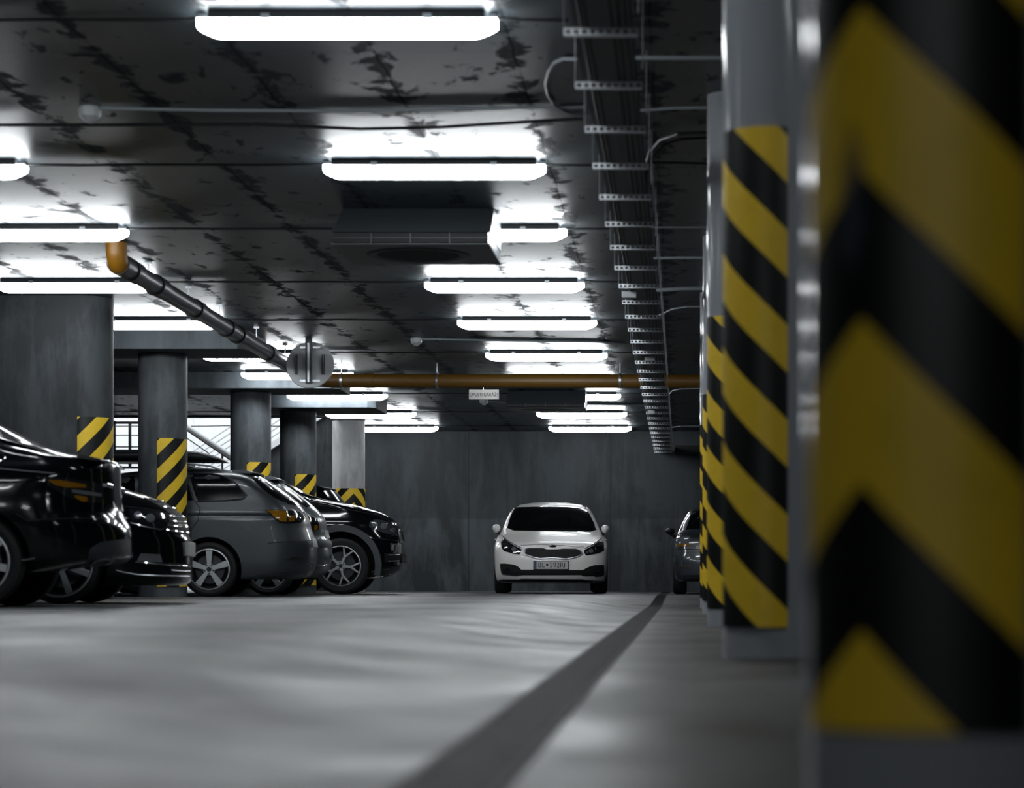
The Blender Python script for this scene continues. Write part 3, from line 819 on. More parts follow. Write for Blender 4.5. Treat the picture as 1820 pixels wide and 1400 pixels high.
        for k in range(5):
            a = 2*PI*(k+.5)/5+rot; px_, pz_ = pol(.052, a)
            MB().lathe([(0, f_*.885), (.0105, f_*.885), (.0105, f_*.84)], (px_, 0, pz_), 'y', 10).build('wheel_bolt', M['trim'], t, True)
        return t
    def wheels(s, pos, y, z, rt, rr, style, rot=0, copy_other=True):
        for x in pos:
            for sg in (-1, 1):
                s.wheel(x, sg*y, z, rt, rr, style, face=sg, rot=rot)

def side_car(name, label, dn, W, prof, side, other, L, paint, wheels, wd, Dn, Do, gz=.09, rz=0, **k):
    """car parked across the aisle; local +x points right in the photo. prof: [(px,py)] of the visible end, bottom to top;
    other: [(z, dx)] of the far end measured from the other extremity"""
    rz = math.radians(rz); co, si = math.cos(rz), math.sin(rz); dc = dn+W/2
    xe = max((x-VX)/F*dc for x, y in prof)
    X0, Y0 = xe-L/2*co, dn+W/2*co
    if rz: Y0 = dc-L/2*si*.55
    def lx(px, yl=0.0):
        kk = (px-VX)/F; return (kk*(Y0+yl*co)-X0+yl*si)/(co-kk*si)
    X0 += (L/2-max(lx(x) for x, y in prof))*-co
    fr = []
    for px, py in prof:
        x = lx(px); fr.append((CZ-(py-VY)/F*(Y0+x*si)-gz, x))
    re = [(z, -L/2+dx) for z, dx in other]
    ok = [re[0]]
    for q in re[1:-1]:
        if q[0] < fr[-1][0]-.004: ok.append(q)
    re = ok+[(fr[-1][0], re[-1][1])]
    fr = [(z, x) for z, x in fr]; re[0] = (fr[0][0], re[0][1])
    zt_ = fr[-1][0]; zw_ = wd[-1][0]; wd = [(z if z < .9 else .9+(z-.9)*(zt_-.9)/(zw_-.9), h) for z, h in wd]
    wd[0] = (min(wd[0][0], fr[0][0]), wd[0][1])
    car = Car(name, (X0, Y0, gz), rz, label, paint)
    vs, fs = body_mesh(fr, re, wd, Dn, Do, **k)
    car.X0, car.dn, car.dc, car.lx = X0, dn, dc, lx
    return car, vs, fs

# --- grey estate car -------------------------------------------------------
def estate(label, dn, prof, L, paint, wpx, rz):
    s_ = F/dn
    wd = [(.17, .84), (.25, .90), (.45, .925), (.70, .925), (.93, .925), (.985, .915), (1.01, .885), (1.04, .868), (1.12, .85), (1.45, .77), (1.52, .68), (1.57, .44), (1.60, .20), (1.612, .0)]
    other = [(.17, .25), (.3, .04), (.5, 0), (.7, .04), (.82, .25), (.95, .95), (1.05, 1.35), (1.3, 1.9), (1.5, 2.3), (1.57, 2.7), (1.612, 3.3)]
    car, vs, fs = side_car('estate_car', label, dn, 1.84, prof, 'rear', other, L, paint, None, wd, [(0, .55), (.9, .50), (1.2, .35), (1.5, .3), (1.62, .3)], [(0, .6), (2, .5)], rz=rz)
    xr = car.lx(wpx, -.92)
    zw = .335
    car.body(vs, fs, [xr, xr-2.72], .395, .90, zw)
    car.wheels([xr, xr-2.72], .80, zw, .335, .245, 'five', rot=0)
    return car
pA = [(528, 1029), (549, 1024), (559, 1005), (562, 988), (561, 968), (557, 955), (552, 940), (548, 925), (541, 910), (523, 889), (496, 868), (462, 846), (448, 842), (430, 839), (400, 835), (365, 832.5)]
c3 = estate('graphite grey estate car with five-spoke wheels and a dark roof box', 27.5, pA, 4.85, M['greypaint'], 371, 4)
c = c3
qw = [(336, 842), (362, 842), (388, 845), (403, 850), (421, 862), (437, 880), (432, 885), (400, 888), (352, 889.5), (347, 880)]
c.patch('side_window', M['glass'], qw, .004)
c.ribbon('window_trim', M['trim'], [(336, 840.5), (362, 840.5), (389, 843.5), (404, 848.5), (422, 861), (439, 880), (433, 886.5), (400, 889.5), (351, 891)], .009)
c.patch('side_window', M['glass'], [(250, 846), (300, 843), (328, 842), (343, 889), (300, 891), (250, 893)], .004)
c.patch('side_window', M['glass'], [(130, 862), (180, 850), (240, 846), (240, 893), (110, 897)], .004)
c.ribbon('door_seam', M['darkgap'], [(329, 840), (345, 889), (356, 903), (352, 925), (334, 948)], .005)
c.ribbon('belt_crease', M['chrome'], [(345, 891.8), (400, 891), (428, 888.5)], .004)
lamp = c.patch('tail_lamp', M['darklens'], [(471, 906.5), (500, 906), (524, 908), (538, 914), (541, 921), (536, 928), (512, 929.5), (497, 928), (485, 920)], .012)
c.patch('indicator', M['amber'], [(475, 908), (500, 907.5), (509, 910), (508, 927), (498, 926.5), (487, 919)], .016, parent=lamp)
c.patch('indicator', M['amber'], [(512, 917), (522, 917), (522, 926), (512, 927)], .016, parent=lamp)
c.ribbon('lamp_rim', M['chrome'], [(473, 907), (500, 906.5), (522, 908.5)], .006, off=.012, parent=lamp)
c.patch('rear_window', M['glass'], [(446, 848), (461, 849), (519, 889), (507, 892), (488, 884), (466, 868)], .006)
c.patch('rear_window', M['glass'], [(-.55, 1.50), (.55, 1.50), (.62, 1.14), (-.62, 1.14)], .006, mode='f')
sp = [(-.60, .0), (.60, .0)]
def spoiler(c, px0, py0, px1, py1, hw, th=.028, mat=None, nm='roof_spoiler'):
    a, b = P(px0, py0, c.dc), P(px1, py1, c.dc); a, b = c.Mi @ a, c.Mi @ b
    m = MB(); n = 8; vs = []
    pr_ = [(0, th*.4), (.25, th*.9), (.7, th*.75), (1, th*.2), (.97, -th*.3), (.5, -th*.7), (0, -th)]
    secs = [-hw, -hw*.97, -hw*.8, -hw*.4, 0, hw*.4, hw*.8, hw*.97, hw]
    for y in secs:
        q = 1-.18*(abs(y)/hw)**3
        for u, h in pr_:
            p = a.lerp(b, u*q); vs.append((p.x, y, p.z+h-.01*(abs(y)/hw)**2))
    k = len(pr_); fs = [(i*k+j, i*k+(j+1) % k, (i+1)*k+(j+1) % k, (i+1)*k+j) for i in range(len(secs)-1) for j in range(k)]
    fs += [tuple(range(k)), tuple((len(secs)-1)*k+j for j in range(k))]
    return fix(mesh_obj(nm, vs, fs, mat or c.paint, c.t, True, sharp=45))
spoiler(c, 424, 839.5, 466, 843, .62)
hx = lambda px, d, c: c.lx(px, 0)
# roof rails and roof box
for sy in (-1, 1):
    zt = CZ-(824-VY)/F*28.0-.09
    MB().tube([(hx(60, 28, c), sy*.60, zt-.08), (hx(80, 28, c), sy*.60, zt-.005), (hx(330, 28, c), sy*.60, zt), (hx(385, 28, c), sy*.60, zt-.035), (hx(404, 28, c), sy*.60, zt-.085)], .014, 8).build('roof_rail', M['alloy'], c.t, True)
z1, z0 = CZ-(803-VY)/F*28.3-.09, CZ-(822-VY)/F*28.3-.09
vs = []; st = [(95, .2, .35), (110, .55, .8), (160, .9, 1), (250, 1, 1), (330, 1, 1), (360, .92, 1), (385, .62, .9), (400, .30, .7), (407, .05, .5)]
for px, hk, wk in st:
    x = hx(px, 28.3, c); h = (z1-z0)*hk; ww = .40*wk
    for k in range(16):
        a = 2*PI*k/16; cx, cy = math.cos(a), math.sin(a)
        vs.append((x, -.12+ww*math.copysign(abs(cx)**.5, cx), z0+h/2+h/2*math.copysign(abs(cy)**.6, cy)))
n = 16; fs = [(i*n+j, i*n+(j+1) % n, (i+1)*n+(j+1) % n, (i+1)*n+j) for i in range(len(st)-1) for j in range(n)]+[tuple(range(n)), tuple((len(st)-1)*n+j for j in range(n))]
fix(mesh_obj('roof_box', vs, fs, M['trim'], c.t, True, sharp=50))
for px in (150, 330):
    x = hx(px, 28.3, c); MB().box(x-.03, x+.03, -.62, .62, z0-.035, z0+.005).build('cross_bar', M['trim'], c.t)
c.patch('number_plate', M['plate'], [(-.26, .62), (.26, .62), (.26, .73), (-.26, .73)], .012, mode='f')
c.patch('lower_bumper', M['darktrim'], [(452, 1022), (500, 1016), (540, 1004), (556, 1000), (556, 1018), (548, 1024), (500, 1028), (455, 1028)], .006)
c.ribbon('bumper_seam', M['darkgap'], [(476, 965), (500, 963), (530, 962), (556, 960)], .005)
c.patch('rear_reflector', M['darklens'], [(507, 994), (520, 990), (538, 989), (538, 993), (520, 995)], .006)
# --- second estate just behind ---------------------------------------------
pB = [(560, 1026), (580, 1017), (586, 1003), (589, 985), (588, 968), (582, 952), (580, 938), (577, 924), (568, 911), (556, 899), (531, 879), (503, 860), (493, 856), (478, 852), (455, 848), (425, 844)]
c4 = estate('slate estate car whose tail just shows beyond the graphite grey estate', 30.0, pB, 4.85, M['greypaint2'], 476, 4)
c = c4
spoiler(c, 480, 850, 505, 854.5, .62)
c.patch('rear_window', M['glass'], [(495, 858), (502, 861), (553, 899), (545, 902), (520, 884)], .006)
lamp = c.patch('tail_lamp', M['darklens'], [(538, 918), (552, 918), (562, 923), (566, 932), (565, 941), (558, 944), (544, 940)], .012)
c.patch('indicator', M['amber'], [(543, 920), (550, 920), (551, 940), (545, 938)], .016, parent=lamp)
c.patch('indicator', M['amber'], [(558, 933), (564, 934), (562, 942), (557, 942)], .016, parent=lamp)
c.patch('number_plate', M['plate'], [(-.26, .78), (.26, .78), (.26, .89), (-.26, .89)], .012, mode='f')
c.patch('bumper_trim', M['darktrim'], [(560, 957), (588, 961), (590, 972), (560, 972)], .01)
c.ribbon('bumper_chrome', M['chrome'], [(553, 1004), (570, 1005), (586, 1003)], .007)

# --- black SUV facing right -------------------------------------------------
dn = 32.85
pX = [(652, 1029), (690, 1024), (705, 1015), (713, 1010), (715, 997), (717, 985), (717, 968), (714, 955), (712, 943), (709, 932), (703, 925), (695, 919), (680, 912), (662, 906), (640, 900), (618, 896), (598, 892.5), (580, 889), (560, 884), (530, 868), (500, 854), (480, 850), (450, 848)]
wd = [(.22, .86), (.35, .94), (.55, .965), (.85, .965), (1.0, .945), (1.08, .90), (1.16, .86), (1.55, .72), (1.62, .62), (1.66, .42), (1.69, 0)]
pts = [((CZ-(y-VY)/F*(dn+.97))-.09) for x, y in pX]
zt = pts[-1]; wd = [(z*zt/1.69, h) for z, h in wd]
other = [(pts[0], .2), (.45, 0), (.8, .02), (1.0, .1), (1.2, .3), (1.45, .55), (1.6*zt/1.69, .9), (zt, 1.9)]
c, vs, fs = side_car('suv_car', 'black off-roader facing right with silver Y-spoke wheel, in front of the lit column', dn, 1.93, pX, 'front', other, 4.85, M['blackpaint'], None, wd,
                     [(0, .60), (.8, .60), (1.0, .8), (1.15, .7), (1.3, .4), (1.7, .3)], [(0, .5), (2, .5)], rz=4)
c5 = c
xw = c.lx(605, -.96)
c.body(vs, fs, [xw, xw-2.93], .50, .95, .415)
c.wheels([xw, xw-2.93], .83, .415, .415, .29, 'y', rot=.42)
def arch(c, xw, zw, r0, r1, y, mat, a0=-15, a1=195):
    m = MB(); n = 36; vs = []
    for k in range(n+1):
        a = rad(a0+(a1-a0)*k/n)
        for r, yy in ((r0, y-.02), (r0+.005, y), (r1-.012, y), (r1, y-.012), (r1, y-.05), (r0, y-.05)):
            vs.append((xw+r*math.cos(a), -yy, zw+r*math.sin(a)))
    fs = [(i*6+j, i*6+(j+1) % 6, (i+1)*6+(j+1) % 6, (i+1)*6+j) for i in range(n) for j in range(6)]+[tuple(range(6)), tuple(n*6+j for j in range(6))]
    fix(mesh_obj('arch_flare', vs, fs, mat, c.t, True, sharp=40))
    fix(mesh_obj('arch_flare', [(x, -yy, z) for x, yy, z in vs], fs, mat, c.t, True, sharp=40))
for x in (xw, xw-2.93): arch(c, x, .415, .50, .60, .985, M['darktrim'])
lamp = c.patch('headlamp', M['greylens'], [(655.5, 932), (658, 927), (665, 924), (676, 924), (690, 928), (700, 934), (706, 944), (707, 951), (697, 951), (684, 948), (668, 942), (658, 938)], .010)
for cx, cy, r in ((665, 932, 5.5), (681, 935, 6), (697, 942, 4.5)):
    c.patch('lamp_reflector', M['lens'], [(cx+r*math.cos(2*PI*k/12), cy+r*.95*math.sin(2*PI*k/12)) for k in range(12)], .015, parent=lamp)
c.patch('windscreen', M['glass'], [(500, 857), (528, 868), (560, 887), (545, 889), (515, 874), (500, 866)], .005)
c.patch('windscreen', M['glass'], [(-.66, 1.17), (.66, 1.17), (.56, 1.5), (-.56, 1.5)], .005, mode='f')
c.patch('side_window', M['glass'], [(420, 858), (470, 856), (500, 862), (548, 890), (420, 893)], .004)
c.ribbon('bonnet_seam', M['darkgap'], [(566, 897), (600, 902), (640, 909), (672, 916), (700, 929)], .006)
c.patch('grille', M['grille'], [(-.42, .78), (.42, .78), (.36, .98), (-.36, .98)], .012, mode='f')
for sx in (-.2, .2): c.ribbon('grille_surround', M['chrome'], [(sx-.15, .78), (sx-.15, .95), (sx+.15, .95), (sx+.15, .78)], .012, mode='f', off=.01, closed=True)
c.patch('fog_intake', M['grille'], [(683, 983), (710, 983), (712, 996), (684, 999)], .004)
for y in (986, 997): c.ribbon('intake_slat', M['steel'], [(690, y), (700, y-.3), (710, y-.8)], .005, off=.004)
c.patch('fog_lamp', M['lens'], [(694, 965), (699, 966), (699, 977), (696, 979), (694, 974)], .006)
c.ribbon('bumper_seam', M['darkgap'], [(662, 956), (680, 958), (700, 960), (714, 961)], .005)
c.patch('lower_bumper', M['darktrim'], [(660, 1016), (690, 1010), (714, 1005), (714, 1010), (704, 1018), (690, 1024), (660, 1028)], .006)
xf = 4.85/2
MB().box(xf-.02, xf+.05, -.26, .26, .47, .60).build('number_plate', M['trim'], c.t, bevel=.008)
# --- far dark car behind it ---------------------------------------------------
dn = 36.75
pV = [(600, 1036), (622, 1030), (628, 1000), (628, 960), (624, 930), (619, 910), (612, 896), (603, 884), (594, 873), (588, 869), (570, 866), (548, 862), (520, 858), (495, 857)]
dc = dn+.95
pts = [((CZ-(y-VY)/F*dc)-.09) for x, y in pV]; zt = pts[-1]
wd = [(pts[0], .86), (.35, .92), (.9, .93), (1.15, .90), (1.3, .84), (zt-.10, .70), (zt-.04, .58), (zt-.012, .36), (zt, 0)]
other = [(pts[0], .2), (.5, 0), (.8, .05), (1.0, .3), (1.1, 1.0), (1.2, 1.4), (1.5, 1.9), (zt-.03, 2.4), (zt, 3.0)]
c, vs, fs = side_car('hatchback_car', 'black tall car with roof spoiler and whip aerial, mostly hidden behind the black off-roader', dn, 1.9, pV, 'rear', other, 4.6, M['blackpaint'], None, wd,
                     [(0, .5), (1.2, .4), (2, .3)], [(0, .5), (2, .5)])
c.body(vs, fs, [1.4, -1.3], .40, .9, .34)
c.wheels([1.4, -1.3], .80, .34, .34, .24, 'multi')
spoiler(c, 545, 864, 594, 870, .64, th=.045)
c.patch('side_window', M['glass'], [(480, 870), (540, 872), (565, 878), (583, 893), (480, 894)], .004)
c.patch('rear_window', M['glass'], [(-.6, 1.7), (.6, 1.7), (.66, 1.30), (-.66, 1.30)], .006, mode='f')
a = c.Mi @ P(530, 857, dc-.0)
b = c.Mi @ P(558, 816, dc)
MB().tube([a, b], .007, 6).build('aerial', M['trim'], c.t)
a2 = c.Mi @ P(519, 859, dc); MB().add([(a2.x, -.02, a2.z-.02), (a2.x, .02, a2.z-.02), (a.x+.04, .02, a.z-.03), (a.x+.04, -.02, a.z-.03), (a.x+.02, 0, a.z+.045)], [(0, 1, 2, 3), (0, 1, 4), (1, 2, 4), (2, 3, 4), (3, 0, 4)]).build('aerial_base', M['trim'], c.t)
c.t['category'] = 'car'

# --- black saloon facing right --------------------------------------------------
dn = 18.3
pS = [(322, 1040), (334, 1036), (338, 1028), (339, 1010), (339, 990), (338, 970), (336, 958), (332, 948), (329, 936), (326, 925), (321, 917), (314, 910), (301, 901), (281, 889.5), (258, 879.5), (232, 872), (205, 866.5), (180, 861), (150, 850), (95, 826), (30, 802), (-30, 793), (-100, 790)]
dc = dn+.92
pts = [((CZ-(y-VY)/F*dc)-.09) for x, y in pS]; zt = pts[-1]
wd = [(pts[0], .82), (.25, .89), (.45, .915), (.70, .915), (.85, .90), (.95, .87), (1.03, .83), (zt-.09, .62), (zt-.04, .5), (zt-.012, .3), (zt, 0)]
other = [(pts[0], .2), (.5, 0), (.8, .04), (1.0, .12), (1.05, .55), (1.2, .95), (zt-.08, 1.4), (zt-.03, 1.8), (zt, 2.3)]
c, vs, fs = side_car('saloon_car', 'black saloon nosing out between the leftmost car and the round column', dn, 1.83, pS, 'front', other, 4.75, M['blackpaint'], None, wd,
                     [(0, .75), (.7, .75), (.9, 1.0), (1.1, .7), (1.3, .4), (1.5, .3)], [(0, .5), (2, .5)], rz=6)
c2 = c
xw = c.lx(104, -.9)
c.body(vs, fs, [xw, xw-2.8], .385, .885, .33)
c.wheels([xw, xw-2.8], .785, .33, .33, .268, 'multi', rot=.12)
c.patch('windscreen', M['glass'], [(170, 862), (150, 853), (95, 829), (60, 816), (70, 824), (130, 850), (158, 864)], .004)
c.patch('windscreen', M['glass'], [(-.66, 1.05), (.66, 1.05), (.52, 1.28), (-.52, 1.28)], .004, mode='f')
lamp = c.patch('headlamp', M['darklens'], [(229, 906), (250, 906), (270, 908.5), (300, 914), (296, 929), (290, 938), (276, 939), (255, 934), (232, 926)], .008)
c.ribbon('lamp_rim', M['chrome'], [(231, 929), (256, 936), (284, 941), (291, 939), (299, 929)], .005, off=.01, parent=lamp)
for cx, cy, r in ((244, 916, 7), (266, 921, 8)):
    c.patch('lamp_reflector', M['lens'], [(cx+r*math.cos(2*PI*k/12), cy+r*.9*math.sin(2*PI*k/12)) for k in range(12)], .011, parent=lamp)
gr = c.patch('grille', M['grille'], [(300, 916), (318, 917), (325, 922), (330, 935), (333, 950), (315, 949), (293, 943), (298, 930)], .006)
for i, (y0, y1) in enumerate(((918, 919), (926, 928), (934, 937), (942, 947))): c.ribbon('grille_slat', M['chrome'], [(301-i*2.5, y0), (312, (y0+y1)/2+.2), (326+i*2, y1)], .007, off=.012, parent=gr)
c.patch('grille', M['grille'], [(-.40, .62), (.40, .62), (.42, .88), (-.42, .88)], .010, mode='f')
for z in (.66, .73, .80, .86): c.ribbon('grille_slat', M['chrome'], [(-.40, z), (0, z), (.40, z)], .007, mode='f', off=.015)
c.patch('fog_lamp', M['lens'], [(250, 983), (284, 985), (288, 999), (243, 997)], .006)
c.patch('lower_intake', M['grille'], [(298, 1000), (336, 1002), (337, 1020), (303, 1020)], .006)
c.ribbon('bumper_chrome', M['chrome'], [(239, 998), (262, 1000), (300, 1004), (337, 1006)], .006, off=.008)
c.ribbon('bumper_chrome', M['steel'], [(303, 1013), (320, 1014.5), (337, 1015)], .005, off=.008)
c.ribbon('lip_edge', M['steel'], [(206, 1013), (220, 1017), (245, 1021), (290, 1023), (335, 1024)], .006, off=.006)
c.ribbon('bonnet_seam', M['darkgap'], [(215, 899), (260, 904), (300, 912)], .004)
xf = 4.75/2
o = MB().box(xf-.03, xf+.012, -.26, .26, .40, .52).build('number_plate', M['plate'], c.t, bevel=.004)

# --- black saloon tail, leftmost -------------------------------------------------
dn = 15.8
dc = dn+.93
pT = [(60, 1022), (117, 1012), (155, 1006), (226, 995), (231, 982), (231, 960), (228, 940), (224, 930), (216, 917), (212, 900), (211, 880), (210, 860), (209.5, 840), (209, 826), (206, 821.5), (190, 818.5), (165, 814), (140, 809), (110, 803), (85, 797), (60, 786), (30, 770), (0, 755), (-40, 738), (-90, 724), (-150, 717)]
pts = [((CZ-(y-VY)/F*dc)-.09) for x, y in pT]; zt = pts[-1]
wd = [(pts[0], .80), (.28, .88), (.45, .92), (.68, .93), (.88, .915), (.98, .88), (1.05, .83), (zt-.10, .62), (zt-.045, .5), (zt-.012, .3), (zt, 0)]
other = [(pts[0], .2), (.5, 0), (.7, .08), (.85, .5), (.98, 1.2), (1.15, 1.6), (zt-.06, 2.0), (zt-.02, 2.4), (zt, 2.9)]
c, vs, fs = side_car('saloon_car', 'black saloon at the left photo edge, its boot and rear bumper towards the aisle', dn, 1.86, pT, 'rear', other, 4.9, M['blackpaint'], None, wd,
                     [(0, .60), (.8, .60), (1.0, .45), (1.1, .6), (1.3, .4), (1.5, .3)], [(0, .5), (2, .5)], rz=7)
c1 = c
xw = c.lx(-46, -.9)
c.body(vs, fs, [xw, xw-2.85], .385, .90, .325)
c.wheels([xw, xw-2.85], .80, .325, .33, .24, 'multi')
lamp = c.patch('tail_lamp', M['darklens'], [(66, 846), (90, 847), (130, 851), (165, 856), (182, 862), (183, 885), (176, 893), (150, 893), (120, 884), (92, 868)], .008)
c.patch('indicator', M['amber'], [(84, 853), (106, 853), (150, 860), (152, 866), (120, 866), (98, 862)], .012, parent=lamp)
c.patch('indicator', M['amber'], [(130, 880), (152, 883), (154, 890), (146, 892), (134, 886)], .012, parent=lamp)
c.patch('reversing_lamp', M['lens'], [(126, 869), (150, 872), (178, 877), (178, 882), (150, 879), (127, 875)], .012, parent=lamp)
c.patch('side_window', M['glass'], [(-100, 800), (-60, 762), (-10, 780), (8, 808), (8, 814), (-5, 819), (-100, 826)], .004)
c.ribbon('window_trim', M['chrome'], [(-10, 800), (2, 805), (10, 812), (8, 816), (-6, 820), (-60, 823)], .006)
c.patch('rear_window', M['glass'], [(-.60, 1.32), (.60, 1.32), (.66, 1.12), (-.66, 1.12)], .004, mode='f')
c.ribbon('belt_line', M['steel'], [(-60, 829), (0, 832.5), (50, 837), (98, 841)], .003)
c.ribbon('bumper_seam', M['darkgap'], [(28, 912), (48, 925), (90, 922), (150, 921), (228, 921)], .004)
c.patch('lower_bumper', M['darktrim'], [(160, 975), (180, 963), (228, 957), (231, 962), (231, 985), (226, 1000), (205, 1000), (180, 1008), (150, 1012)], .007)
c.ribbon('exhaust_trim', M['chrome'], [(156, 1004), (168, 994), (182, 990), (194, 991)], .007, off=.012)
c.ribbon('exhaust_trim', M['chrome'], [(178, 1005), (190, 998), (204, 989), (228, 988)], .007, off=.012)
c.ribbon('sill_crease', M['steel'], [(33, 996), (48, 994), (62, 992)], .004)
spoiler(c, 158, 815.5, 206, 824, .70, th=.016, nm='boot_lip')
xf = max(x for z, x in [(0, (px-VX)/F*dc-c.X0) for px, py in pT[11:13]])
xf = c.lx(206); MB().hexa([(xf+a_, b_, z_) for z_, a_s in ((.72, (.0, .025)), (.86, (-.03, -.005))) for b_ in (-.26, .26) for a_ in a_s]).build('number_plate', M['plate'], c.t, bevel=.003)
o = MB().box(xf-.10, xf+.01, -.50, .50, .87, .90).build('plate_light_bar', M['chrome'], c.t, bevel=.005)

# --- white hatchback facing the camera -----------------------------------------
df = 34.55; L = 4.31
Xc = (979.5-VX)/F*df; zg = CZ-.176
wx0 = L/2
fr = [(.165, -.16), (.22, -.06), (.36, -.005), (.50, .0), (.62, -.02), (.70, -.05), (.745, -.09), (.78, -.17), (.84, -.42), (.90, -.68), (.955, -.92), (.995, -1.06), (1.06, -1.17), (1.20, -1.42), (1.34, -1.68), (1.39, -1.80), (1.43, -1.95), (1.465, -2.2), (1.488, -2.5), (1.496, -2.7)]
re = [(.165, .12), (.35, .0), (.6, .02), (.85, .10), (1.0, .2), (1.25, .42), (1.38, .55), (1.43, .75), (1.465, 1.05), (1.488, 1.35), (1.496, 1.5)]
wd = [(.165, .80), (.20, .855), (.40, .885), (.67, .893), (.80, .885), (.88, .868), (.94, .835), (1.0, .79), (1.06, .765), (1.22, .705), (1.36, .625), (1.42, .56), (1.455, .46), (1.480, .30), (1.492, .14), (1.496, 0)]
c = Car('hatchback_car', (Xc*(1+L/2/df), df+L/2, zg), -PI/2+.058, 'white hatchback facing the camera in front of the back wall', M['whitepaint'])
vs, fs = body_mesh([(z, wx0+x) for z, x in fr], [(z, -wx0+x) for z, x in re], wd, [(0, .55), (.7, .60), (.78, .80), (.9, 1.0), (1.0, .50), (1.06, .45), (1.3, .42), (1.45, .5), (1.5, .6)], [(0, .5), (1, .5), (1.3, .4), (1.5, .5)], nf=2.5, NL=170)
c.body(vs, fs, [wx0-.90, wx0-.90-2.65], .365, .87, .31, sharp=50)
c.wheels([wx0-.90, wx0-.90-2.65], .775, .315, .315, .22, 'five')
T = lambda *a: [(870+x/7.777, 880+y/7.777) for x, y in a]
c.patch('windscreen', M['glass'], T((356, 168), (600, 160), (840, 158), (1080, 163), (1328, 183), (1380, 260), (1435, 370), (1472, 480), (1400, 503), (1150, 500), (870, 496), (600, 492), (335, 488), (243, 455), (275, 340), (310, 250)), .004, step=3)
for sx in (0,): pass
c.ribbon('roof_seam', M['darkgap'], T((390, 98), (372, 130), (350, 168)), .010, off=.002)
c.ribbon('roof_seam', M['darkgap'], T((1290, 112), (1312, 140), (1335, 180)), .010, off=.002)
for pts_, refl in ((T((182, 585), (255, 640), (335, 690), (445, 748), (432, 790), (415, 818), (330, 808), (205, 772), (168, 725), (160, 650)), ((235, 700, 40), (340, 745, 34), (400, 775, 20))),
                   (T((1548, 605), (1578, 650), (1583, 765), (1500, 805), (1335, 833), (1308, 795), (1310, 755), (1420, 700), (1495, 650)), ((1500, 730, 38), (1400, 770, 32), (1345, 790, 18)))):
    lamp = c.patch('headlamp', M['darklens'], pts_, .006, step=1.6)
    for cx, cy, r in refl:
        c.patch('lamp_reflector', M['lens'] if r < 38 else M['chrome'], T(*[(cx+r*math.cos(2*PI*k/12), cy+r*.9*math.sin(2*PI*k/12)) for k in range(12)]), .010, step=1.5, parent=lamp)
c.ribbon('bonnet_shut_line', M['darkgap'], T((178, 560), (250, 625), (335, 675), (450, 733)), .007, off=.001)  # dark shut line between bonnet and headlamp
c.ribbon('bonnet_shut_line', M['darkgap'], T((1552, 588), (1495, 635), (1420, 685), (1318, 735)), .007, off=.001)
c.ribbon('bonnet_seam', M['darkgap'], T((430, 690), (520, 688), (640, 683), (760, 684), (1000, 690), (1200, 712), (1310, 712)), .004, off=.001)
gp = T((500, 745), (560, 735), (740, 735), (800, 750), (950, 750), (1010, 742), (1190, 745), (1245, 765), (1278, 808), (1220, 848), (1060, 883), (920, 868), (830, 866), (700, 878), (560, 845), (482, 812))
gr = c.patch('grille', M['grille'], gp, .008, step=2)
c.ribbon('grille_surround', M['steel'], gp, .009, off=.012, closed=True, n=60, parent=gr)
for j, yy in enumerate((775, 800, 825, 850)):
    for i in range(18):
        x = 520+40*i+(j % 2)*20
        if yy > 830 and (x < 620 or 790 < x < 930 or x > 1150): continue
        if x > 1240 or x < 515: continue
        c.ribbon('mesh_bar', M['darktrim'], T((x-10, yy), (x+10, yy)), .004, off=.012, n=2, parent=gr)
c.patch('badge', M['chrome'], T(*[(877+52*math.cos(2*PI*k/16), 711+14*math.sin(2*PI*k/16)) for k in range(16)]), .012, step=2)
c.patch('lower_intake', M['grille'], T((150, 945), (205, 942), (330, 955), (390, 980), (440, 1027), (870, 1032), (1290, 1032), (1370, 990), (1450, 965), (1582, 962), (1585, 1095), (1540, 1120), (1300, 1120), (1265, 1103), (870, 1105), (470, 1105), (390, 1112), (185, 1100), (165, 1060)), .004, step=2.2)
for q in (T((180, 1085), (220, 1098), (300, 1105), (390, 1112)), T((1450, 1123), (1530, 1118), (1575, 1098)), T((150, 945), (165, 1060), (182, 1095))):
    c.ribbon('intake_trim', M['chrome'], q, .007, off=.006)
for cx in (250, 1480):
    c.patch('fog_lamp', M['darklens'], T(*[(cx+38*math.cos(2*PI*k/12), 1045+34*math.sin(2*PI*k/12)) for k in range(12)]), .010, step=1.5)
c.patch('lower_lip', M['trim'], T((120, 1178), (160, 1160), (400, 1160), (440, 1152), (1290, 1158), (1330, 1172), (1570, 1186), (1600, 1205), (1560, 1222), (870, 1222), (160, 1218)), .012, step=3)
# plate
pl = MB().box(wx0-.005, wx0+.014, -.273, .273, .365, .50).build('number_plate', M['trim'], c.t, bevel=.004)
pl.parent = c.t
MB().box(wx0+.012, wx0+.017, -.262, .262, .376, .492).build('plate_face', M['plate'], pl)
# seen from the front the car's own +y side is on the photo's right
MB().box(wx0+.016, wx0+.0185, -.262, -.222, .376, .492).build('euro_band', M['plate_blue'], pl)
R4 = Matrix(((0, 0, 1, 0), (1, 0, 0, 0), (0, 1, 0, 0), (0, 0, 0, 1)))
text('BL', .112, 'lettering', M['ink'], pl, Matrix.Translation((wx0+.0175, -.150, .432)) @ R4, sx=.92)
text('592RI', .112, 'lettering', M['ink'], pl, Matrix.Translation((wx0+.0175, .100, .432)) @ R4, sx=.92)
MB().prism([(-.060-.018, .455), (-.060+.018, .455), (-.060+.018, .432), (-.060, .410), (-.060-.018, .432)], wx0+.016, wx0+.0195, lambda a, b, cc: (cc, a, b)).build('crest', M['ink'], pl)
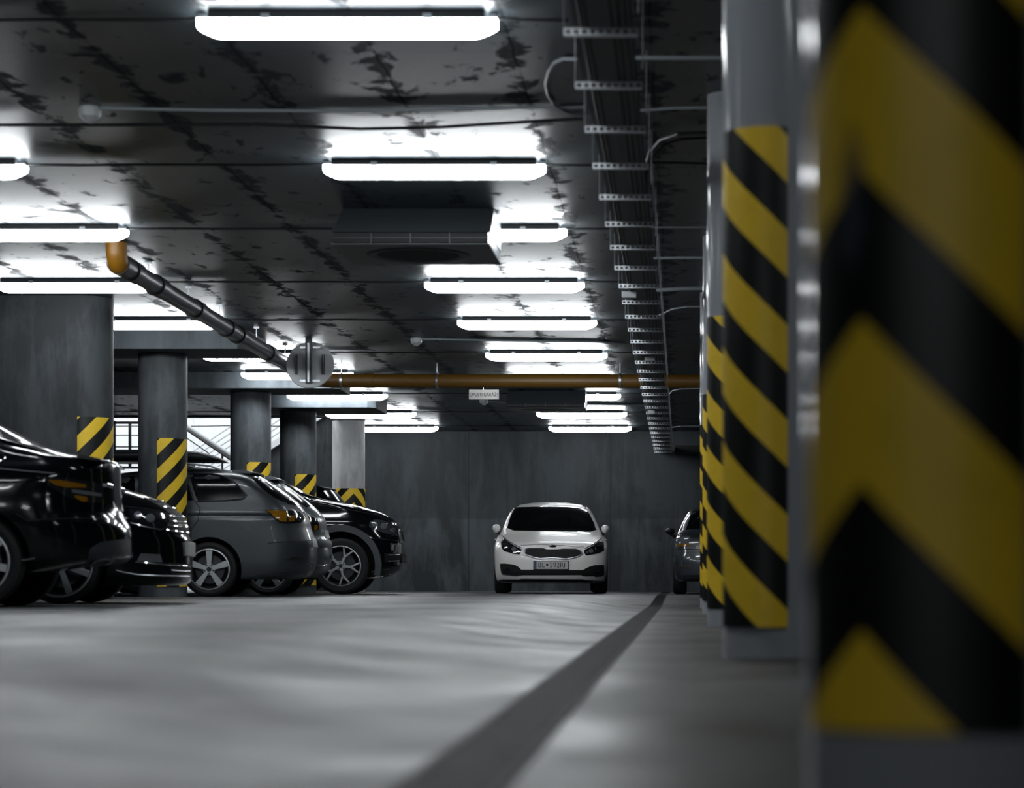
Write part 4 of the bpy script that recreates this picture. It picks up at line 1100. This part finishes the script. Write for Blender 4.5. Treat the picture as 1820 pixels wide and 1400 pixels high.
# mirrors
def mirror(c, px, py, d, side, rx=.062, rz=.072, mat=None):
    p = c.Mi @ P(px, py, d)
    m = MB(); pr = [(0, -.10), (.5, -.085), (.85, -.04), (1, .02), (1, .06), (.92, .065), (0, .065)]
    vs = []; n = 24
    for r, h in pr:
        for k in range(n):
            a = 2*PI*k/n; q = 1+.18*math.sin(a)
            vs.append((p.x-h, p.y+r*rx*math.cos(a)*q, p.z+r*rz*math.sin(a)))
    fs = [(i*n+k, i*n+(k+1) % n, (i+1)*n+(k+1) % n, (i+1)*n+k) for i in range(len(pr)-1) for k in range(n)]
    hd = fix(mesh_obj('door_mirror', vs, fs, mat or c.paint, c.t, True, sharp=50))
    MB().tube([(p.x-.01, p.y-side*.005, p.z-.04), (p.x-.03, p.y-side*.06, p.z-.085), (p.x-.05, p.y-side*.20, p.z-.10)], [.03, .026, .03], 10).build('mirror_foot', M['trim'], hd, True)
mirror(c, 882.3, 939.2, 36.0, -1); mirror(c, 1075.8, 940.5, 36.0, 1)
a = c.Mi @ P(974.5, 889, df+2.4)
MB().tube([(-.5, a.y, 1.49), (-.62, a.y, 1.60)], .006, 6).build('aerial', M['trim'], c.t)
MB().box(.3, .42, -.915, -.87, .84, .87).build('door_handle', M['chrome'], c.t, bevel=.008)
MB().box(.3, .42, .87, .915, .84, .87).build('door_handle', M['chrome'], c.t, bevel=.008)
for md, sg in (('s', 1), ('n', -1)):
    c.patch('side_window', M['glass'], [(.85, 1.0), (.45, 1.26), (-.05, 1.39), (-1.1, 1.38), (-1.55, 1.12), (-1.5, 1.02)], .004, mode=md)
c6 = c

# --- dark car on the right, seen between the tray and the striped columns -----------
dr = 35.2; L = 4.3; Xd = (1197-VX)/F*dr+.86; zg = zf(Xd, 36)
c = Car('dark_car', (Xd, dr+L/2, zg), -PI/2, 'dark blue-grey car partly hidden by the striped columns on the right', M['bluepaint'])
wx0 = L/2
fr = [(.20, -.12), (.30, -.02), (.5, 0), (.7, -.03), (.88, -.08), (.93, -.25), (.97, -.60), (1.05, -.78), (1.25, -1.05), (1.36, -1.25), (1.41, -1.5), (1.44, -2.2)]
re = [(.20, .12), (.35, .0), (.6, .02), (.85, .10), (.95, .8), (1.02, 1.2), (1.25, 1.5), (1.38, 1.7), (1.41, 1.8), (1.44, 2.05)]
wd = [(.20, .79), (.26, .84), (.55, .86), (.80, .855), (.92, .83), (1.0, .80), (1.25, .68), (1.36, .60), (1.41, .5), (1.43, .3), (1.44, 0)]
vs, fs = body_mesh([(z, wx0+x) for z, x in fr], [(z, -wx0+x) for z, x in re], wd, [(0, .30), (1, .4), (1.5, .4)], [(0, .4), (1.5, .5)], nf=3)
c.body(vs, fs, [wx0-.85, wx0-3.4], .34, .85, .30)
c.wheels([wx0-.85, wx0-3.4], .76, .30, .30, .20, 'five')
lamp = c.patch('tail_lamp', M['lens'], [(1205, 952), (1224, 953), (1228, 960), (1226, 970), (1210, 971), (1204, 970)], .01)
c.patch('indicator', M['amber'], [(1205.5, 966), (1226, 966), (1225, 970.5), (1209, 971), (1205, 970)], .013, parent=lamp)
c.patch('rear_window', M['glass'], [(-.56, 1.34), (.56, 1.34), (.66, 1.04), (-.66, 1.04)], .005, mode='f')
c.patch('side_window', M['glass'], [(1203, 943), (1210, 922), (1220, 906), (1222, 904), (1216, 925), (1212, 944)], .003)
c.ribbon('bumper_strip', M['amber'], [(1207, 1005.5), (1218, 1005.5), (1229, 1006)], .006)
c.ribbon('bumper_seam', M['darkgap'], [(1199, 975), (1220, 976), (1245, 976)], .006)
c.patch('boot_recess', M['trim'], [(-.32, .82), (.32, .82), (.30, .62), (-.30, .62)], .006, mode='f')
c.patch('lower_bumper', M['trim'], [(-.70, .30), (.70, .30), (.70, .22), (-.70, .22)], .008, mode='f')
mirror(c, 1191.5, 944, 37.2, -1, .085, .058, M['trim'])
